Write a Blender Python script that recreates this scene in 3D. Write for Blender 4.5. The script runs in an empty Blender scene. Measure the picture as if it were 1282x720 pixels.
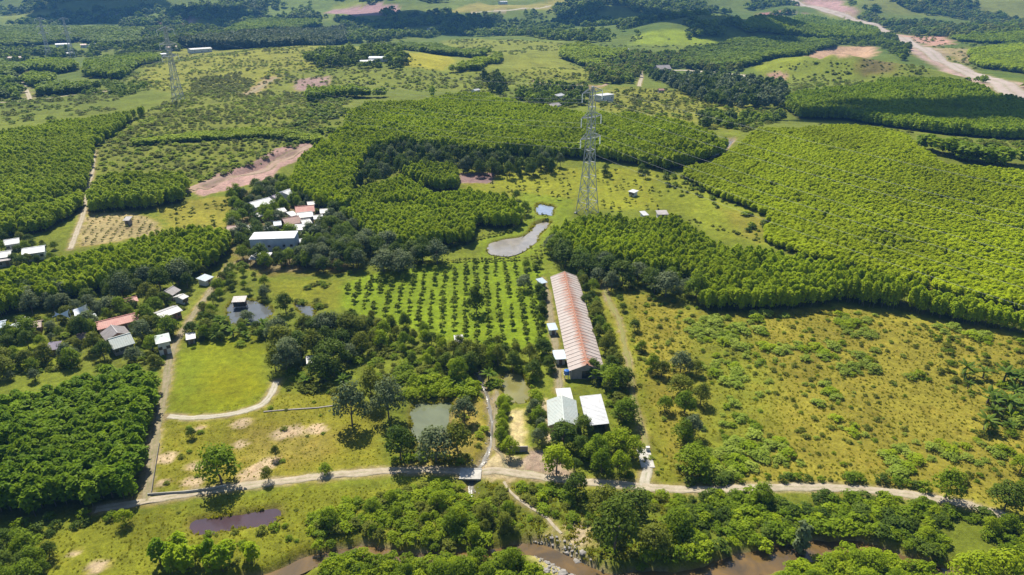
import bpy, math, random
import numpy as np
R = math.radians

# ------------------------------------------------------------------ camera
CAM_H, PITCH, FPX, PW, PH = 110.0, R(24.2), 866.0, 1282.0, 720.0
scene = bpy.context.scene
COL = scene.collection
cam_data = bpy.data.cameras.new('camera')
cam_data.sensor_width = 36.0
cam_data.lens = 36.0 * FPX / PW
cam_data.clip_start, cam_data.clip_end = 1.0, 20000.0
cam = bpy.data.objects.new('camera', cam_data)
cam.location = (0, 0, CAM_H)
cam.rotation_euler = (R(90) - PITCH, 0, 0)
COL.objects.link(cam)
scene.camera = cam

# ------------------------------------------------------------------ light
TO_SUN = np.array([-0.22, 0.55, 0.80]); TO_SUN /= np.linalg.norm(TO_SUN)
SUN_EL = math.asin(TO_SUN[2]); SUN_AZ = math.atan2(TO_SUN[0], TO_SUN[1])
world = bpy.data.worlds.new('World'); scene.world = world
world.use_nodes = True
wn = world.node_tree.nodes; wl = world.node_tree.links
sky = wn.new('ShaderNodeTexSky'); sky.sky_type = 'NISHITA'; sky.sun_disc = False
sky.sun_elevation = SUN_EL; sky.sun_rotation = SUN_AZ % (2 * math.pi)
sky.air_density = 1.0; sky.dust_density = 0.6
wn['Background'].inputs[1].default_value = 0.072
wl.new(sky.outputs[0], wn['Background'].inputs[0])
sun_data = bpy.data.lights.new('sun', 'SUN')
sun_data.energy = 5.0; sun_data.angle = R(0.5); sun_data.color = (1.0, 0.945, 0.82)
sun = bpy.data.objects.new('sun', sun_data); COL.objects.link(sun)
sun.rotation_euler = (math.pi / 2 - SUN_EL, 0, math.atan2(TO_SUN[1], TO_SUN[0]) + math.pi / 2)
scene.view_settings.view_transform = 'Standard'
scene.view_settings.look = 'None'
scene.view_settings.exposure = 0.96
scene.view_settings.gamma = 1.0
scene.view_settings.use_curve_mapping = False
scene.render.engine = 'CYCLES'
cy = scene.cycles
cy.max_bounces = 5; cy.diffuse_bounces = 3; cy.glossy_bounces = 2; cy.transmission_bounces = 3
cy.transparent_max_bounces = 4; cy.volume_bounces = 0
cy.use_denoising = True
cy.caustics_reflective = False; cy.caustics_refractive = False

# ------------------------------------------------------------------ noise
def _h(ix, iy, s):
    n = (ix * 374761393 + iy * 668265263 + s * 974634541) & 0xffffffff
    n = ((n ^ (n >> 13)) * 1274126177) & 0xffffffff
    n = (n ^ (n >> 16)) & 0xffff
    return n / 65535.0
def vnoise(x, y, s=0):
    x = np.asarray(x, float); y = np.asarray(y, float)
    ix = np.floor(x).astype(np.int64); iy = np.floor(y).astype(np.int64)
    fx = x - ix; fy = y - iy
    fx = fx * fx * fx * (fx * (fx * 6 - 15) + 10); fy = fy * fy * fy * (fy * (fy * 6 - 15) + 10)
    a = _h(ix, iy, s); b = _h(ix + 1, iy, s); c = _h(ix, iy + 1, s); d = _h(ix + 1, iy + 1, s)
    return (a + (b - a) * fx) * (1 - fy) + (c + (d - c) * fx) * fy
def fbm(x, y, s=0, o=4):
    v = 0; a = 0.5; t = 0
    for i in range(o):
        v = v + a * vnoise(x * 2 ** i, y * 2 ** i, s + i * 17); t += a; a *= 0.5
    return v / t
def sstep(a, b, x):
    t = np.clip((np.asarray(x, float) - a) / (b - a), 0, 1)
    return t * t * (3 - 2 * t)

# ------------------------------------------------------------------ terrain
HILLS = [  # cx, cy, sx, sy, height
    (235, 395, 105, 80, 19), (150, 470, 70, 60, 5), (-40, 520, 140, 90, 9), (-330, 420, 120, 110, 8),
    (-250, 620, 150, 90, 10), (395, 870, 45, 42, 22), (455, 815, 36, 34, 13), (350, 930, 50, 40, 14), (330, 1370, 130, 110, 34),
    (150, 1120, 120, 90, 12), (-250, 950, 170, 120, 16), (-80, 800, 140, 80, 8), (400, 1010, 45, 30, 10),
    (350, 700, 90, 60, 9), (560, 700, 110, 90, 14), (470, 1480, 110, 110, 24), (1120, 1150, 200, 200, 20),
]
def ground(X, Y):
    X = np.asarray(X, float); Y = np.asarray(Y, float)
    z = (fbm(X / 70, Y / 70, 3, 3) - 0.5) * (0.9 + 5.0 * sstep(380, 900, Y))
    z = z + (fbm(X / 260, Y / 260, 8, 3) - 0.5) * (30 * sstep(450, 1100, Y))
    for cx, cy_, sx, sy, a in HILLS:
        z = z + a * np.exp(-((X - cx) / sx) ** 2 / 2 - ((Y - cy_) / sy) ** 2 / 2)
    m = sstep(1550, 3300, Y + 160 * (fbm(X / 500, Y / 900, 41, 2) - .5) - 0.10 * np.abs(X + 200))
    rid = 1 - np.abs(2 * fbm(X / 620, Y / 620, 21, 4) - 1)
    z = z + m * (70 + 330 * rid ** 1.6 * (0.5 + fbm(X / 1800, Y / 1800, 5, 2)))
    z = z + sstep(1500, 2000, Y) * 34 * (fbm(X / 210, Y / 210, 33, 3) - .45)
    return z

def rays(pts):
    p = np.atleast_2d(np.asarray(pts, float))
    u = (p[:, 0] - PW / 2) / FPX; v = -(p[:, 1] - PH / 2) / FPX
    d = np.stack([u, math.cos(PITCH) + v * math.sin(PITCH), -math.sin(PITCH) + v * math.cos(PITCH)], 1)
    return d
def P(pts, off=0.0):
    """picture points -> places where their sight lines meet the ground (raised by off)"""
    d = rays(pts); n = len(d); t = np.full(n, 60.0)
    for _ in range(70):
        q = d * t[:, None]; q[:, 2] += CAM_H
        gap = q[:, 2] - ground(q[:, 0], q[:, 1]) - off
        if (np.abs(gap) < 0.004).all(): break
        t = np.minimum(t + gap * 0.85 / (np.abs(d[:, 2]) + 0.22), 6000)
    q = d * t[:, None]; q[:, 2] += CAM_H
    return q
def P1(x, y, off=0.0): return P([(x, y)], off)[0]

def pdist(px, py, poly):
    """signed distance to a polygon, positive inside"""
    poly = np.asarray(poly, float)[:, :2]
    inside = np.zeros(px.shape, bool); best = np.full(px.shape, 1e18)
    n = len(poly)
    for i in range(n):
        ax, ay = poly[i]; bx, by = poly[(i + 1) % n]
        ex, ey = bx - ax, by - ay; L = ex * ex + ey * ey + 1e-12
        t = np.clip(((px - ax) * ex + (py - ay) * ey) / L, 0, 1)
        best = np.minimum(best, (px - ax - t * ex) ** 2 + (py - ay - t * ey) ** 2)
        c = (ay > py) != (by > py)
        with np.errstate(divide='ignore', invalid='ignore'):
            inside ^= c & (px < (bx - ax) * (py - ay) / (by - ay if by != ay else 1e-12) + ax)
    d = np.sqrt(best)
    return np.where(inside, d, -d)
def ldist(px, py, line):
    line = np.asarray(line, float)[:, :2]
    best = np.full(px.shape, 1e18)
    for i in range(len(line) - 1):
        ax, ay = line[i]; bx, by = line[i + 1]
        ex, ey = bx - ax, by - ay; L = ex * ex + ey * ey + 1e-12
        t = np.clip(((px - ax) * ex + (py - ay) * ey) / L, 0, 1)
        best = np.minimum(best, (px - ax - t * ex) ** 2 + (py - ay - t * ey) ** 2)
    return np.sqrt(best)
def smooth_line(pts, n=6):
    pts = np.asarray(pts, float); out = []
    for i in range(len(pts) - 1):
        p0 = pts[max(i - 1, 0)]; p1 = pts[i]; p2 = pts[i + 1]; p3 = pts[min(i + 2, len(pts) - 1)]
        for k in range(n):
            t = k / n
            out.append(0.5 * (2 * p1 + (p2 - p0) * t + (2 * p0 - 5 * p1 + 4 * p2 - p3) * t * t + (3 * p1 - p0 - 3 * p2 + p3) * t ** 3))
    out.append(pts[-1])
    return np.array(out)
def close_smooth(pts, n=5):
    pts = np.asarray(pts, float); N = len(pts); out = []
    for i in range(N):
        p0, p1, p2, p3 = pts[i - 1], pts[i], pts[(i + 1) % N], pts[(i + 2) % N]
        for k in range(n):
            t = k / n
            out.append(0.5 * (2 * p1 + (p2 - p0) * t + (2 * p0 - 5 * p1 + 4 * p2 - p3) * t * t + (3 * p1 - p0 - 3 * p2 + p3) * t ** 3))
    return np.array(out)

# ------------------------------------------------------------------ materials
def new_mat(name):
    m = bpy.data.materials.new(name); m.use_nodes = True
    nt = m.node_tree
    for n in list(nt.nodes): nt.nodes.remove(n)
    out = nt.nodes.new('ShaderNodeOutputMaterial')
    return m, nt, out
def nd(nt, typ, **kw):
    n = nt.nodes.new(typ)
    for k, v in kw.items():
        if k.startswith('i_'):
            key = k[2:]; key = int(key) if key.isdigit() else key.replace('_', ' ')
            n.inputs[key].default_value = v
        else: setattr(n, k, v)
    return n
def c4(c): return (c[0], c[1], c[2], 1.0)
def mixc(nt, fac, a, b, blend='MIX'):
    m = nt.nodes.new('ShaderNodeMix'); m.data_type = 'RGBA'; m.blend_type = blend
    for s, v in ((0, fac), (6, a), (7, b)):
        if hasattr(v, 'is_output'): nt.links.new(v, m.inputs[s])
        elif s == 0: m.inputs[0].default_value = v
        else: m.inputs[s].default_value = c4(v)
    return m.outputs[2]
def noise(nt, scale, detail=3.0, rough=0.6, coord=None, dist=0.0):
    n = nt.nodes.new('ShaderNodeTexNoise')
    n.inputs['Scale'].default_value = scale; n.inputs['Detail'].default_value = detail
    n.inputs['Roughness'].default_value = rough; n.inputs['Distortion'].default_value = dist
    if coord is not None: nt.links.new(coord, n.inputs['Vector'])
    return n.outputs['Fac']
def ramp(nt, src, a, b, va=0.0, vb=1.0):
    r = nt.nodes.new('ShaderNodeMapRange'); r.inputs[1].default_value = a; r.inputs[2].default_value = b
    r.inputs[3].default_value = va; r.inputs[4].default_value = vb
    nt.links.new(src, r.inputs[0]); return r.outputs[0]
def coords(nt, which='Position'):
    if which == 'Position': return nt.nodes.new('ShaderNodeNewGeometry').outputs['Position']
    return nt.nodes.new('ShaderNodeTexCoord').outputs[which]

def leaf_mat(name, c1, c2, transl=0.38):
    m, nt, out = new_mat(name)
    oi = nt.nodes.new('ShaderNodeObjectInfo')
    at = nd(nt, 'ShaderNodeAttribute', attribute_name='tint')
    s = nd(nt, 'ShaderNodeMath', operation='MULTIPLY_ADD', i_1=0.55)
    nt.links.new(oi.outputs['Random'], s.inputs[0])
    t2 = nd(nt, 'ShaderNodeMath', operation='MULTIPLY', i_1=0.45); nt.links.new(at.outputs['Fac'], t2.inputs[0])
    nt.links.new(t2.outputs[0], s.inputs[2])
    col = mixc(nt, s.outputs[0], c1, c2)
    # soft patches of fresher and older growth across a stand
    big = ramp(nt, noise(nt, 0.02, 2, 0.5, coords(nt)), 0.35, 0.65, 0.84, 1.14)
    v = nd(nt, 'ShaderNodeVectorMath', operation='SCALE'); nt.links.new(col, v.inputs[0]); nt.links.new(big, v.inputs['Scale'])
    p = nd(nt, 'ShaderNodeBsdfPrincipled', i_Roughness=0.55); p.inputs['Specular IOR Level'].default_value = 0.06
    nt.links.new(v.outputs[0], p.inputs['Base Color'])
    tr = nt.nodes.new('ShaderNodeBsdfTranslucent')
    c2b = mixc(nt, 1.0, v.outputs[0], (1.05, 1.0, 0.45), 'MULTIPLY'); nt.links.new(c2b, tr.inputs[0])
    mx = nd(nt, 'ShaderNodeMixShader', i_0=transl)
    nt.links.new(p.outputs[0], mx.inputs[1]); nt.links.new(tr.outputs[0], mx.inputs[2])
    nt.links.new(mx.outputs[0], out.inputs[0])
    return m
def plain_mat(name, c, c2=None, rough=0.8, scale=0.6, metal=0.0, bump=0.0, spec=0.3, which='Object', lo=0.35, hi=0.65, detail=5):
    m, nt, out = new_mat(name)
    p = nd(nt, 'ShaderNodeBsdfPrincipled', i_Roughness=rough, i_Metallic=metal)
    p.inputs['Specular IOR Level'].default_value = spec
    co = coords(nt, which)
    n1 = noise(nt, scale, detail, 0.65, co, 0.4)
    col = mixc(nt, ramp(nt, n1, lo, hi), c, c2 if c2 else tuple(x * 0.7 for x in c))
    nt.links.new(col, p.inputs['Base Color'])
    if bump:
        b = nd(nt, 'ShaderNodeBump', i_Strength=bump, i_Distance=0.1)
        nt.links.new(noise(nt, scale * 4, 4, 0.6, co), b.inputs['Height']); nt.links.new(b.outputs[0], p.inputs['Normal'])
    nt.links.new(p.outputs[0], out.inputs[0])
    return m

M = {}
M['acacia_lime'] = leaf_mat('acacia_lime', (0.195, 0.280, 0.004), (0.330, 0.400, 0.007), 0.40)
M['acacia_bright'] = leaf_mat('acacia_bright', (0.275, 0.360, 0.003), (0.400, 0.460, 0.006), 0.43)
M['acacia_mid'] = leaf_mat('acacia_mid', (0.135, 0.220, 0.004), (0.275, 0.350, 0.007), 0.38)
M['acacia_deep'] = leaf_mat('acacia_deep', (0.075, 0.150, 0.004), (0.190, 0.275, 0.006), 0.38)
M['leaf_dark'] = leaf_mat('leaf_dark', (0.042, 0.078, 0.009), (0.120, 0.165, 0.016), 0.35)
M['leaf_green'] = leaf_mat('leaf_green', (0.090, 0.150, 0.006), (0.205, 0.275, 0.011), 0.40)
M['leaf_grey'] = leaf_mat('leaf_grey', (0.08, 0.112, 0.0493), (0.15, 0.18, 0.0765), 0.28)
M['leaf_fresh'] = leaf_mat('leaf_fresh', (0.165, 0.245, 0.006), (0.300, 0.365, 0.014), 0.43)
M['leaf_pale'] = leaf_mat('leaf_pale', (0.175, 0.245, 0.022), (0.290, 0.345, 0.050), 0.37)
M['leaf_olive'] = leaf_mat('leaf_olive', (0.105, 0.13, 0.0136), (0.18, 0.2, 0.0217), 0.36)
M['leaf_fruit'] = leaf_mat('leaf_fruit', (0.105, 0.155, 0.012), (0.215, 0.265, 0.025), 0.42)
M['leaf_palm'] = leaf_mat('leaf_palm', (0.075, 0.135, 0.0124), (0.17, 0.23, 0.0248), 0.36)
M['grass_blade'] = leaf_mat('grass_blade', (0.19, 0.21, 0.018), (0.26, 0.25, 0.04), 0.60)
M['bark'] = plain_mat('bark', (0.14, 0.11, 0.085), (0.07, 0.055, 0.045), 0.9, 1.5)

# ------------------------------------------------------------------ mesh helpers
def tag(o, label=None, cat=None, group=None, kind=None):
    for k, v in (('label', label), ('category', cat), ('group', group), ('kind', kind)):
        if v: o[k] = v
    return o
def link(name, data, parent=None, loc=None, rot=None):
    o = bpy.data.objects.new(name, data); COL.objects.link(o)
    if parent is not None: o.parent = parent
    if loc is not None: o.location = tuple(float(c) for c in loc)
    if rot is not None: o.rotation_euler = rot
    return o
def mesh_np(name, V, F, mat, smooth=False):
    me = bpy.data.meshes.new(name)
    V = np.asarray(V, np.float32); F = np.asarray(F, np.int32)
    k = F.shape[1]
    me.vertices.add(len(V)); me.vertices.foreach_set('co', V.ravel())
    me.loops.add(F.size); me.loops.foreach_set('vertex_index', F.ravel())
    me.polygons.add(len(F)); me.polygons.foreach_set('loop_start', np.arange(0, F.size, k, dtype=np.int32))
    me.polygons.foreach_set('loop_total', np.full(len(F), k, np.int32))
    if smooth: me.polygons.foreach_set('use_smooth', np.ones(len(F), bool))
    me.update(calc_edges=True); me.validate()
    if mat: me.materials.append(mat)
    return me
class MB:
    """collects shapes for one mesh"""
    def __init__(s): s.v = []; s.f = []
    def add(s, V, F):
        n = len(s.v); s.v += [tuple(map(float, p)) for p in V]; s.f += [tuple(i + n for i in f) for f in F]; return s
    def box(s, x0, x1, y0, y1, z0, z1):
        V = [(x, y, z) for z in (z0, z1) for y in (y0, y1) for x in (x0, x1)]
        return s.add(V, [(0, 2, 3, 1), (4, 5, 7, 6), (0, 1, 5, 4), (2, 6, 7, 3), (0, 4, 6, 2), (1, 3, 7, 5)])
    def tube(s, a, b, r0, r1=None, n=5, cap=True):
        a = np.array(a, float); b = np.array(b, float); r1 = r0 if r1 is None else r1
        d = b - a; L = np.linalg.norm(d); d = d / (L + 1e-9)
        u = np.cross(d, (0, 0, 1) if abs(d[2]) < 0.9 else (1, 0, 0)); u /= np.linalg.norm(u); w = np.cross(d, u)
        V = []
        for c, r in ((a, r0), (b, r1)):
            for k in range(n):
                t = 2 * math.pi * k / n; V.append(c + r * (math.cos(t) * u + math.sin(t) * w))
        F = [(k, (k + 1) % n, n + (k + 1) % n, n + k) for k in range(n)]
        if cap: F += [tuple(range(n - 1, -1, -1)), tuple(range(n, 2 * n))]
        return s.add(V, F)
    def path(s, pts, r, n=5):
        for i in range(len(pts) - 1):
            ra = r[i] if hasattr(r, '__len__') else r; rb = r[i + 1] if hasattr(r, '__len__') else r
            s.tube(pts[i], pts[i + 1], ra, rb, n, cap=True)
        return s
    def mesh(s, name, mat, smooth=False):
        me = bpy.data.meshes.new(name); me.from_pydata(s.v, [], s.f)
        if mat: me.materials.append(mat)
        if smooth: me.polygons.foreach_set('use_smooth', np.ones(len(me.polygons), bool))
        me.update(); return me
    def build(s, name, mat, parent=None, smooth=False):
        return link(name, s.mesh(name, mat, smooth), parent)

def leaf_arrays(C, N, size, rng, aspect=1.7):
    """diamond leaf clumps at C facing N"""
    n = len(C)
    N = N / (np.linalg.norm(N, axis=1, keepdims=True) + 1e-9)
    a = rng.normal(size=(n, 3)); u = np.cross(N, a); u /= (np.linalg.norm(u, axis=1, keepdims=True) + 1e-9)
    w = np.cross(N, u)
    s = size * rng.uniform(0.65, 1.3, (n, 1))
    V = np.stack([C - u * s * 0.5, C - w * s * 0.5 * aspect, C + u * s * 0.5 + N * s * 0.12, C + w * s * 0.5 * aspect - N * s * 0.1], 1).reshape(-1, 3)
    F = np.arange(n * 4).reshape(-1, 4)
    return V, F
def add_tint(me, rng, n=None):
    a = me.attributes.new('tint', 'FLOAT', 'FACE'); n = len(me.polygons)
    a.data.foreach_set('value', rng.uniform(0, 1, n).astype(np.float32))
def merge(parts):
    V = []; F = []; k = 0
    for v, f in parts:
        V.append(v); F.append(f + k); k += len(v)
    return np.concatenate(V), np.concatenate(F)
# ------------------------------------------------------------------ stands of planted acacia: (leaf, height, spacing, edge at the ground, edge seen at the crown tops)
STANDS = {
 'near': ('acacia_deep', 7.0, 2.3, [(-70, 655), (0, 649), (50, 646), (100, 639), (145, 633), (172, 625), (181, 612), (189, 564), (199, 514), (205, 478)],
          [(207, 462), (150, 455), (110, 464), (60, 483), (0, 492), (-70, 497)]),
 'belt': ('acacia_lime', 7.5, 2.1, [(288, 318), (265, 340), (235, 347), (190, 352), (150, 358), (100, 375), (0, 398), (-60, 408)],
          [(-60, 357), (0, 343), (84, 323), (140, 306), (215, 290), (242, 285), (285, 287)]),
 'west': ('acacia_lime', 7.0, 2.2, [(183, 143), (165, 152), (148, 165), (118, 187), (116, 205), (113, 222), (108, 240), (104, 262), (85, 275), (60, 290), (0, 298), (-80, 302)],
          [(-80, 170), (0, 162), (60, 154), (120, 144), (175, 137)]),
 'west_small': ('acacia_lime', 7.5, 2.6, [(237, 240), (231, 253), (188, 263), (112, 268)], [(118, 222), (160, 214), (205, 213), (232, 215)]),
 'young_strip': ('acacia_lime', 3.5, 2.6, [(405, 180), (330, 173), (250, 177), (145, 184)], [(140, 178), (250, 163), (330, 158), (400, 168)]),
 'thin_strip': ('acacia_mid', 9.0, 3.4, [(548, 124), (500, 121), (426, 119), (385, 123)], [(385, 116), (426, 111), (500, 109), (548, 112)]),
 'centre': ('acacia_lime', 8.0, 2.3, [(908, 186), (905, 197), (880, 201), (862, 211), (830, 214), (790, 206), (745, 200), (700, 198), (640, 195), (590, 196), (540, 188), (505, 186), (468, 196), (458, 208), (446, 222), (440, 250), (437, 268), (400, 264), (385, 256), (365, 248)],
          [(362, 232), (375, 195), (400, 178), (430, 160), (436, 140), (460, 128), (520, 126), (560, 118), (610, 118), (660, 130), (730, 140), (800, 142), (850, 150), (890, 165), (915, 172)]),
 'centre_block': ('acacia_lime', 7.5, 2.1, [(574, 226), (571, 240), (545, 241), (530, 233), (515, 229), (503, 223)], [(500, 212), (515, 205), (560, 205), (574, 211)]),
 'centre_low': ('acacia_lime', 7.5, 2.1, [(652, 276), (648, 285), (620, 287), (600, 283), (592, 292), (590, 306), (540, 314), (500, 320), (470, 304), (445, 288), (437, 276)],
          [(437, 258), (440, 243), (470, 228), (500, 219), (515, 226), (538, 236), (545, 244), (590, 237), (620, 243), (645, 250), (652, 262)]),
 'east_low': ('acacia_lime', 8.0, 2.05, [(1330, 426), (1282, 418), (1200, 405), (1150, 394), (1100, 387), (1050, 379), (1000, 387), (940, 391), (877, 390), (872, 366), (860, 354), (800, 347), (760, 337), (720, 327), (690, 312)],
          [(690, 292), (700, 282), (725, 272), (780, 268), (820, 270), (850, 272), (868, 285), (890, 300), (920, 306), (1000, 318), (1100, 343), (1200, 368), (1330, 395)]),
 'east_hill': ('acacia_bright', 3.6, 1.75, [(1330, 402), (1200, 373), (1100, 348), (1000, 322), (975, 312), (955, 300), (960, 285), (962, 275), (940, 262), (905, 250), (880, 238), (853, 220), (866, 212)],
          [(880, 206), (900, 198), (925, 180), (950, 160), (1000, 160), (1060, 156), (1130, 165), (1150, 180), (1185, 205), (1240, 208), (1290, 212), (1340, 216)]),
 'east_dark': ('acacia_mid', 8.5, 2.8, [(1310, 178), (1240, 174), (1180, 169), (1120, 161), (1060, 151), (1000, 149), (985, 138)], [(985, 118), (1010, 112), (1060, 108), (1130, 97), (1200, 100), (1250, 116), (1310, 130)]),
 'east_rim': ('leaf_green', 8.0, 4.0, [(1310, 206), (1240, 209), (1200, 201), (1150, 186)], [(1130, 165), (1180, 172), (1240, 185), (1310, 190)]),
 'far_lime': ('acacia_lime', 8.0, 4.4, [(785, 69), (757, 80), (755, 88), (730, 83), (703, 73)], [(703, 57), (730, 51), (785, 61)]),
 'far_green': ('leaf_green', 8.0, 4.8, [(1047, 56), (1020, 63), (1000, 70), (950, 81), (935, 84), (860, 87)], [(860, 57), (900, 53), (960, 45), (1020, 47), (1047, 50)]),
 'far_block': ('acacia_mid', 12.0, 5.0, [(1100, 49), (1080, 53), (990, 46), (935, 43)], [(930, 28), (945, 20), (1000, 18), (1060, 25), (1098, 32)]),
 'far_west_block': ('acacia_mid', 9.0, 4.2, [(200, 77), (165, 88), (155, 99), (130, 99), (108, 97)], [(108, 75), (130, 70), (175, 66), (200, 67)]),
 'far_west_pair': ('acacia_mid', 9.0, 4.2, [(96, 89), (75, 93), (30, 89)], [(27, 78), (60, 73), (95, 77)]),
 'far_west_small': ('acacia_mid', 9.0, 4.2, [(68, 100), (60, 108), (45, 110), (32, 106)], [(30, 92), (45, 88), (66, 92)]),
 'far_west_front': ('leaf_green', 8.0, 4.2, [(128, 112), (100, 118), (50, 121)], [(48, 106), (75, 101), (126, 103)]),
 'eucalyptus_belt': ('leaf_grey', 14.0, 5.0, [(432, 54), (380, 57), (320, 61), (270, 62), (228, 60)], [(225, 47), (300, 40), (380, 36), (432, 31)]),
 'far_belt': ('acacia_mid', 11.0, 5.0, [(403, 33), (340, 39), (288, 43)], [(285, 35), (310, 25), (350, 22), (400, 23)]),
 'far_middle': ('leaf_green', 8.0, 4.4, [(613, 67), (595, 74), (575, 71), (530, 66), (495, 61)], [(495, 56), (500, 50), (540, 54), (578, 61), (615, 61)]),
 'far_strip': ('acacia_lime', 7.0, 3.6, [(631, 71), (600, 88), (562, 91)], [(560, 84), (590, 75), (620, 65), (630, 65)]),
 'far_east_a': ('acacia_lime', 7.0, 4.4, [(1310, 98), (1280, 92), (1230, 86), (1215, 80)], [(1215, 62), (1240, 55), (1282, 53), (1310, 54)]),
 'far_east_b': ('acacia_mid', 7.0, 5.0, [(1310, 55), (1200, 52), (1190, 48)], [(1200, 36), (1240, 30), (1310, 30)]),
 'far_left_a': ('leaf_green', 8.0, 5.2, [(172, 55), (100, 52), (0, 62), (-40, 62)], [(-40, 34), (0, 33), (100, 32), (175, 34)]),
 'far_left_b': ('leaf_green', 8.0, 5.2, [(28, 92), (0, 100), (-60, 100)], [(-60, 74), (0, 74), (24, 78)]),
}
STAND_W = {}
for k, (leaf, h, sp, foot, top) in list(STANDS.items()):
    if k != 'near' and sp < 3: STANDS[k] = (leaf, h, sp * 0.88, foot, top)
    STAND_W[k] = np.concatenate([P(foot)[:, :2], P(top, h * 0.93)[:, :2]])

# ------------------------------------------------------------------ water
PONDS = {   # outline, drop of the water below the bank, material key
 'purple_pond': ([(235, 652), (255, 647), (278, 645), (310, 640), (345, 634), (349, 651), (320, 657), (295, 661), (241, 668)], 0.7, 'water_purple'),
 'green_pond': ([(514, 508), (535, 504), (562, 502), (563, 520), (560, 536), (540, 548), (516, 546)], 0.6, 'water_green'),
 'yellow_pond': ([(629, 468), (655, 470), (661, 498), (636, 499)], 0.5, 'water_yellow'),
 'dark_pond': ([(284, 384), (302, 373), (324, 377), (341, 390), (324, 405), (290, 402)], 0.5, 'water_dark'),
 'little_pond': ([(369, 380), (380, 382), (391, 384), (393, 397), (384, 396)], 0.5, 'water_dark'),
 'silver_pond': ([(610, 308), (627, 300), (657, 294), (671, 277), (688, 277), (676, 294), (668, 305), (645, 320), (613, 320)], 0.5, 'water_silver'),
 'upper_pond': ([(672, 254), (683, 255), (694, 257), (693, 263), (691, 269), (681, 268), (672, 267)], 0.5, 'water_blue'),
}
RIVER_PX = [(230, 742), (300, 727), (365, 708), (395, 695), (430, 687), (458, 684), (500, 690), (560, 694), (620, 688), (665, 681), (700, 693), (735, 712), (765, 722), (800, 720), (850, 720), (900, 711), (945, 697), (985, 690), (1030, 680), (1075, 678), (1110, 686), (1150, 700), (1200, 716), (1260, 733)]
RIVER_W = [3, 3, 3, 3, 3, 3, 3, 3, 3, 3.2, 3.4, 3.2, 3.5, 4, 4, 5.5, 6, 6, 4, 4, 4, 3, 3, 3]
def ragged(w, s):
    n = len(w); c = w.mean(0); k = 0.92 + 0.16 * vnoise(np.arange(n) * 0.55, np.zeros(n) + s, 13)[:, None]
    return c + (w - c) * k
POND_W = {k: ragged(close_smooth(P(v[0])[:, :2], 4), len(k)) for k, v in PONDS.items()}
river_line = smooth_line(np.column_stack([P(RIVER_PX)[:, :2], RIVER_W]), 5)
STREAM_PX = [(598, 462), (606, 482), (613, 505), (616, 530), (614, 552), (606, 572), (595, 586), (590, 600), (589, 618)]
stream_line = smooth_line(P(STREAM_PX)[:, :2], 4)
CREEK_PX = [(850, 206), (870, 200), (885, 194), (900, 187), (908, 180), (915, 172)]
creek_line = smooth_line(P(CREEK_PX)[:, :2], 3)

# ------------------------------------------------------------------ roads and paths: points, width in metres, material, raggedness
ROADS = {
 'farm_road': ([(120, 638), (145, 634), (175, 629), (220, 621), (270, 613), (330, 605), (400, 597), (480, 590), (545, 588), (588, 591), (620, 589), (657, 594), (690, 599), (738, 604), (805, 609), (855, 613), (930, 612), (1000, 610), (1080, 613), (1137, 619), (1167, 624), (1207, 631), (1238, 640), (1262, 648)], 2.6, 'road_dirt', 0.5),
 'stand_track': ([(183, 628), (186, 600), (193, 554), (201, 515), (208, 480), (212, 450), (222, 425), (235, 405), (252, 380), (270, 355), (288, 330)], 2.0, 'track_dirt', 0.5),
 'meadow_lane': ([(211, 521), (235, 523), (262, 522), (285, 519), (312, 513), (329, 505), (340, 493), (346, 478)], 2.0, 'road_pale', 0.35),
 'foot_trail': ([(631, 603), (636, 612), (644, 621), (662, 634), (684, 648), (693, 658), (703, 668)], 0.7, 'road_dirt', 0.2),
 'grass_track': ([(755, 352), (761, 374), (775, 401), (781, 428), (788, 458), (792, 500), (800, 525), (806, 545), (808, 562)], 1.2, 'track_grass', 0.6),
 'pad_drive': ([(811, 586), (808, 598), (806, 609)], 2.6, 'road_pale', 0.3),
 'yard_lane': ([(636, 588), (628, 570), (618, 555), (620, 520), (622, 490)], 1.0, 'track_dirt', 0.5),
 'barn_lane': ([(678, 348), (686, 372), (690, 400), (696, 440), (700, 475), (700, 490)], 2.0, 'track_dirt', 0.7),
 'stand_lane': ([(88, 312), (97, 288), (104, 268), (109, 240), (115, 215), (118, 188)], 2.2, 'road_dirt', 0.5),
 'excavation_road': ([(238, 238), (262, 228), (290, 220), (318, 216), (336, 210), (342, 201), (360, 192), (392, 183)], 6.5, 'road_pink', 1.2),
 'west_road': ([(20, 88), (28, 102), (34, 115), (38, 126)], 4.0, 'road_dirt', 0.6),
 'west_cross_road': ([(-20, 130), (10, 128), (36, 126), (70, 122), (100, 118), (135, 114)], 3.4, 'road_dirt', 0.5),
 'ridge_track': ([(310, 118), (328, 108), (345, 98)], 3.0, 'track_dirt', 0.8),
 'mid_lane': ([(666, 101), (690, 105), (720, 107), (750, 108), (760, 105)], 3.2, 'road_pink', 0.5),
 'house_lane': ([(800, 108), (803, 98), (804, 90), (815, 86)], 4.0, 'road_dirt', 0.6),
 'yard_road': ([(825, 90), (850, 88), (885, 90), (915, 93), (938, 96)], 7.0, 'road_pale', 1.0),
 'lower_lane': ([(940, 97), (965, 101), (985, 106)], 5.0, 'road_pink', 0.8),
 'far_road': ([(590, 17), (620, 14), (650, 11), (690, 7)], 9.0, 'road_pale', 1.0),
 'highway': ([(985, -6), (1015, 8), (1040, 15), (1075, 26), (1105, 38), (1140, 55), (1172, 72), (1200, 85), (1232, 98), (1262, 112), (1300, 130)], 23.0, 'road_grey', 2.0),
}
ROAD_W = {k: smooth_line(P(v[0])[:, :2], 5) for k, v in ROADS.items()}

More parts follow.
